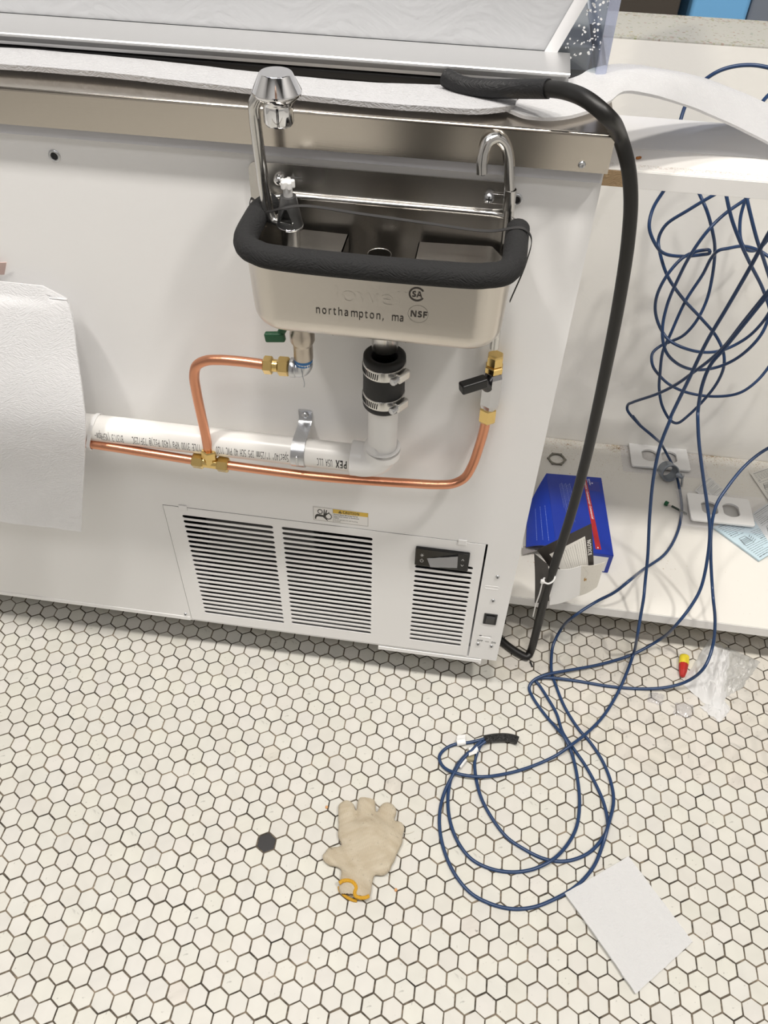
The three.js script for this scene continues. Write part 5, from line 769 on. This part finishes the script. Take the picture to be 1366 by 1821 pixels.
// ================================================================ THINGS ON THE FLOOR
{ // cotton glove
  const g_ = (x, y, h) => { const p = G(540 + x / 6.209, 1390 + y / 6.209, 0); p.y = h; return p; };
  const t = thing('work_glove', 'dirty cream knitted cotton work glove lying on the tile floor', 'glove', G(650, 1510));
  const K = .5; // flatten
  const cap = (a, b, ra, rb) => [V(a.x, a.y / K, a.z), V(b.x, b.y / K, b.z), ra, rb];
  const hgt = .0065; const px = 1 / 6.209 * .00095; const bones = [
    cap(g_(475, 320, hgt), g_(490, 600, hgt), 82 * px, 88 * px), cap(g_(692, 265, hgt), g_(692, 520, hgt * 1.1), 88 * px, 95 * px), cap(g_(925, 350, hgt), g_(850, 540, hgt * 1.1), 88 * px, 95 * px), cap(g_(1030, 540, hgt), g_(900, 640, hgt), 72 * px, 100 * px),
    cap(g_(560, 600, hgt), g_(600, 800, hgt), 140 * px, 120 * px), cap(g_(760, 620, hgt * 1.2), g_(720, 850, hgt * 1.1), 190 * px, 150 * px), cap(g_(930, 650, hgt), g_(850, 930, hgt), 140 * px, 105 * px), cap(g_(330, 850, hgt), g_(470, 860, hgt), 86 * px, 110 * px), cap(g_(300, 830, hgt), g_(260, 850, hgt * .8), 60 * px, 40 * px), cap(g_(470, 850, hgt), g_(600, 760, hgt), 90 * px, 100 * px),
    cap(g_(600, 1000, hgt), g_(570, 1190, hgt), 130 * px, 130 * px), cap(g_(540, 1010, hgt), g_(500, 1180, hgt * .9), 90 * px, 90 * px), cap(g_(670, 1000, hgt), g_(640, 1220, hgt), 90 * px, 85 * px)];
  const f = capsules(bones, .006); const lo = g_(120, 120, 0), hi2 = g_(1240, 1400, 0);
  const geo = nets((x, y, z) => { let d = f(x, y / K, z); const w = g_(0, 0, 0); d += .0011 * fbm(x * 70, z * 70, 2, 3); const rad = Math.abs(perlin.noise(x * 160, z * 60, 4)); const q = clamp(1 - Math.abs(z - g_(650, 900, 0).z) / .02); d += .0022 * q * rad; return Math.max(d, .0006 - y); }, [lo.x, -.002, lo.z], [hi2.x, .024, hi2.z], .0016);
  const kn = dataTex(512, (u, v) => { const n = wrapN(u, v, 6, 12, 4), d = wrapN(u, v, 22, 5, 4); const s = 1 - clamp((d - .3) * 1.2, 0, .2); const rib = .94 + .06 * Math.sin(u * 512); return [(.79 + .1 * n) * s * rib, (.74 + .12 * n) * s * rib, (.65 + .14 * n) * s * rib]; }, true, .12);
  const knb = dataTex(256, (u, v) => gray(.5 + .3 * Math.sin(u * Math.PI * 2 * 40) + .2 * Math.sin(v * Math.PI * 2 * 60)), false, .06);
  obj('knitted_body', geo, mat({ map: kn, roughness: 1, bumpMap: knb, bumpScale: .0006 }), t);
  const hem = [[395, 1160], [430, 1138], [500, 1135], [550, 1160], [580, 1210], [565, 1265], [575, 1300], [620, 1318], [680, 1315], [722, 1295]].map(([x, y], i) => g_(x, y, .0158 - .006 * Math.abs(i / 9 - .35)));
  const ym = mat({ color: rgb(.75, .4, .03), roughness: .9, bumpMap: knb, bumpScale: .0012 }); obj('overlocked_hem', tube(hem, .0026, 60, 10), ym, t, { label: 'orange stitched hem' });
  obj('hem_underside', tube([[392, 1165], [405, 1215], [450, 1262], [510, 1300], [560, 1318], [590, 1322]].map(([x, y]) => g_(x, y, .0026)), .0022, 40, 10), ym, t);
  obj('cuff_inside', sheet((u, v) => { const a = g_(400 + 170 * u, 1150 + 60 * u, .0095), b = g_(405 + 170 * u, 1205 + 95 * u, .0035); return a.lerp(b, v); }, 10, 4, .001), mat({ map: kn, roughness: 1, bumpMap: knb, bumpScale: .0008 }), t);
  single('thread_end', tube([g_(1095, 575, .004), g_(1140, 580, .002), g_(1180, 570, .0012), g_(1220, 550, .001)], .00045, 20, 5), mat({ color: rgb(.6, .57, .5), roughness: .9 }), 'loose cream thread trailing from the glove finger', 'thread');
}
for (const [x, y, l] of [[581, 1436, 'orange crumb above the glove thumb'], [704, 1583, 'orange crumb below the glove wrist']]) { const c = G(x, y); single('crumb', [new THREE.IcosahedronGeometry(.0022, 1).scale(1, .6, 1.2).translate(c.x, .0012, c.z), new THREE.IcosahedronGeometry(.0013, 1).translate(c.x + .001, .0026, c.z + .001)], mat({ color: rgb(.62, .33, .15), roughness: .9 }), l, 'crumb'); }
{ // wire nut
  const a = G(1217.5, 1167, .0085), b = G(1213.5, 1204, .005); const d = b.clone().sub(a), L = d.length(); const t = thing('wire_connector', 'red and yellow twist wire connector on the floor by the plastic bag', 'wire connector', V(a.x, 0, (a.z + b.z) / 2));
  obj('skirt', turned([[.0055, 0], [.0078, 0], [.0082, .002], [.0082, L * .36], [.0074, L * .4], [0, L * .4]], a, d, 24), mat({ color: rgb(.75, .6, .04), roughness: .4 }), t); const fl = []; const g = turned([[.0078, L * .38], [.008, L * .44], [.0068, L * .72], [.0042, L * .96], [.002, L], [0, L]], a, d, 10); obj('cap', flat(g.toNonIndexed()), mat({ color: rgb(.45, .02, .015), roughness: .4 }), t);
}
{ // crumpled bag and scraps of film
  const t = thing('plastic_bag', 'crumpled clear plastic bag lying on the tile floor', 'plastic bag', G(1260, 1210));
  const q = (P, h, seedn, f, nu = 34, nv = 34) => { const c = P.map(([x, y]) => G(x, y, 0)); return sheet((u, v) => { const p = c[0].clone().lerp(c[1], u).lerp(c[3].clone().lerp(c[2], u), v); const e = Math.min(1, Math.min(u, 1 - u, v, 1 - v) * 5); const n = fbm(u * f, v * f, seedn, 3); p.x += .006 * fbm(u * 5, v * 5, seedn + 3, 3); p.z += .006 * fbm(u * 5, v * 5, seedn + 9, 3); p.y = .0012 + e * h * (.55 + 1.2 * Math.abs(n)) + .002 * Math.abs(n); return p; }, nu, nv, .0001); };
  obj('milky_part', q([[1262, 1136], [1300, 1160], [1284, 1278], [1212, 1216]], .022, 2, 4), M.milky, t); obj('clear_part', q([[1290, 1150], [1352, 1178], [1318, 1225], [1282, 1245]], .01, 5, 5), mat({ color: rgb(.88, .88, .87), roughness: .35, transmission: .75, thickness: 0, side: THREE.DoubleSide }), t);
  obj('flat_corner', q([[1284, 1242], [1300, 1262], [1280, 1286], [1244, 1258]], .006, 8, 4, 16, 16), M.milky, t);
  single('film_scrap', q([[1155, 1232], [1182, 1236], [1176, 1256], [1150, 1248]], .005, 12, 5, 18, 14), M.film, 'small clear film scrap beyond the blue cable', 'film scrap'); single('film_scrap', q([[1202, 1250], [1236, 1255], [1228, 1280], [1196, 1270]], .005, 15, 5, 18, 14), M.film, 'small clear film scrap next to the plastic bag corner', 'film scrap');
  single('film_curl', sheet((u, v) => { const a = .4 + 4.2 * u, c = G(1004, 1178, 0); return V(c.x + .013 * Math.cos(a) + v * .003, .0015 + .006 * v + .003 * Math.sin(a * .5), c.z + .012 * Math.sin(a)); }, 30, 4, .0002), M.film, 'curled strip of clear plastic between the power cord and blue cable', 'film scrap');
}

// ================================================================ PERSON TAKING THE PICTURE (behind the camera, mirrored in the steel)
{
  const q = camera.quaternion, rt = V(1, 0, 0).applyQuaternion(q), up = V(0, 1, 0).applyQuaternion(q), bk = V(0, 0, 1).applyQuaternion(q);
  const pc = camera.position.clone().addScaledVector(bk, .014).addScaledVector(up, -.058);
  const onP = (x, y, z) => pc.clone().addScaledVector(rt, x).addScaledVector(up, y).addScaledVector(bk, z);
  const ph = thing('smartphone', 'dark smartphone held upright above the tile floor', 'phone', pc);
  const g = new RoundedBoxGeometry(.076, .158, .0085, 3, .004); g.applyMatrix4(new THREE.Matrix4().makeBasis(rt, up, bk)); g.translate(pc.x, pc.y, pc.z); obj('body', g, M.blackPlastic, ph);
  const s = new THREE.PlaneGeometry(.07, .15); s.applyMatrix4(new THREE.Matrix4().makeBasis(rt, up, bk)); const sc = pc.clone().addScaledVector(bk, .0046); s.translate(sc.x, sc.y, sc.z); obj('screen', s, mat({ color: rgb(.02, .02, .025), roughness: .08 }), ph);
  const dx = -.06; const J = { hip: V(dx, .94, 1.16), chest: V(dx + .01, 1.24, 1.12), neck: V(dx + .02, 1.42, 1.06), head: V(dx + .03, 1.56, 1.0) };
  const side = (k) => { const sx = k; return { sh: V(dx + sx * .185, 1.365, 1.08), el: V(dx + sx * .24, 1.12, 1.0), wr: onP(sx * .075, -.085, .045), hip: V(dx + sx * .09, .9, 1.15), kn: V(dx + sx * .1, .5, 1.11), an: V(dx + sx * .105, .09, 1.17), toe: V(dx + sx * .115, .045, 1.03) }; };
  const Ls = [side(-1), side(1)];
  const t = thing('person', 'person in black trousers and dark jacket holding a phone over the floor', 'person', V(dx, 0, 1.15));
  const bones = [[J.hip, J.chest, .12, .125], [J.chest, J.neck, .115, .06], [J.neck, J.head.clone().add(V(0, -.06, .02)), .052, .05]]; const cloth = [[J.hip, J.chest, .15, .16], [J.chest, J.chest.clone().lerp(J.neck, .75), .155, .085]], trs = [[J.hip.clone().add(V(0, -.02, 0)), J.hip.clone().add(V(0, .06, 0)), .155, .15]];
  for (const L of Ls) { bones.push([L.sh, L.el, .045, .036], [L.el, L.wr, .036, .025], [L.sh, J.chest, .05, .08], [L.hip, L.kn, .07, .048], [L.kn, L.an, .046, .034]); cloth.push([L.sh, L.el, .065, .055], [L.el, L.el.clone().lerp(L.wr, .88), .053, .04], [J.chest.clone().add(V(0, .08, 0)), L.sh, .1, .07]); trs.push([L.hip, L.kn, .095, .072], [L.kn, L.an, .07, .062]); }
  const body = nets(capsules(bones, .04), [dx - .36, .03, .72], [dx + .36, 1.62, 1.36], .013);
  // head
  const H = J.head; const hf0 = capsules([[H.clone().add(V(0, .045, .02)), H.clone().add(V(0, .03, .0)), .085, .08], [H.clone().add(V(0, -.06, -.035)), H.clone().add(V(0, -.03, .0)), .04, .062]], .05);
  const feat = capsules([[H.clone().add(V(0, .012, -.085)), H.clone().add(V(0, -.022, -.1)), .009, .014], [H.clone().add(V(-.02, -.055, -.072)), H.clone().add(V(.02, -.055, -.072)), .008, .008], [H.clone().add(V(-.08, .01, .02)), H.clone().add(V(-.083, -.03, .015)), .014, .01], [H.clone().add(V(.08, .01, .02)), H.clone().add(V(.083, -.03, .015)), .014, .01]], .01);
  const eye = capsules([[H.clone().add(V(-.032, .012, -.086)), H.clone().add(V(-.03, .012, -.086)), .013, .013], [H.clone().add(V(.032, .012, -.086)), H.clone().add(V(.03, .012, -.086)), .013, .013]], .001);
  const head = nets((x, y, z) => { let d = smin(hf0(x, y, z), feat(x, y, z), .015); return Math.max(d, -eye(x, y, z) + .004); }, [H.x - .12, H.y - .13, H.z - .14], [H.x + .12, H.y + .16, H.z + .14], .0055);
  // hands round the phone
  const hands = []; for (const k of [-1, 1]) { const L = Ls[(k + 1) / 2]; const B = [[onP(k * .058, -.07, .03), onP(k * .05, -.025, .014), .02, .017], [L.wr, onP(k * .058, -.07, .03), .025, .021]]; for (let f = 0; f < 4; f++) { const y = -.055 + f * .019, l = [.9, 1, 1.05, .92][f]; B.push([onP(k * .05, y, .012), onP(k * .054, y + .004, -.008), .0095, .009], [onP(k * .054, y + .004, -.008), onP(k * (.054 - .022 * l), y + .006, -.0135), .009, .0085]); } B.push([onP(k * .055, -.06, .03), onP(k * .046, -.035, .026), .0115, .0105], [onP(k * .046, -.035, .026), onP(k * .03, -.012, .0145), .0105, .009]); const c = B[0][0]; hands.push(nets(capsules(B, .006), [c.x - .11, c.y - .11, c.z - .11], [c.x + .11, c.y + .11, c.z + .11], .004)); }
  obj('body', [body, head, ...hands], mat({ color: rgb(.5, .3, .21), roughness: .6 }), t);
  obj('jacket', nets(capsules(cloth, .05), [dx - .42, .72, .7], [dx + .42, 1.56, 1.4], .014), mat({ color: rgb(.025, .025, .03), roughness: .9 }), t);
  obj('trousers', nets(capsules(trs, .04), [dx - .3, .02, .9], [dx + .3, 1.2, 1.4], .014), mat({ color: rgb(.012, .012, .014), roughness: .9 }), t);
  for (const L of Ls) obj('shoe', nets((() => { const f = capsules([[L.an.clone().add(V(0, -.04, .02)), L.toe, .048, .042], [L.an, L.an.clone().add(V(0, -.04, 0)), .05, .05]], .03); return (x, y, z) => Math.max(f(x, y, z), .002 - y); })(), [L.an.x - .09, -.01, .94], [L.an.x + .09, .17, 1.28], .01), mat({ color: rgb(.02, .02, .02), roughness: .6 }), t);
  obj('hair', nets((() => { const f = capsules([[H.clone().add(V(0, .058, .03)), H.clone().add(V(0, .05, .02)), .088, .086], [H.clone().add(V(0, .02, .06)), H.clone().add(V(0, -.03, .065)), .06, .045]], .03); return (x, y, z) => Math.max(f(x, y, z), -(hf0(x, y, z) - .002), -(z - (H.z - .07 + (H.y + .07 - y) * .9))); })(), [H.x - .13, H.y - .12, H.z - .14], [H.x + .13, H.y + .18, H.z + .16], .007), mat({ color: rgb(.02, .014, .01), roughness: .7 }), t);
  obj('eyes', [-1, 1].map(k => new THREE.SphereGeometry(.0105, 16, 12).translate(H.x + k * .031, H.y + .012, H.z - .078)), mat({ color: rgb(.6, .58, .55), roughness: .2 }), t);
}
scene.traverse(o => { delete o.userData._o; });
renderer.render(scene, camera);
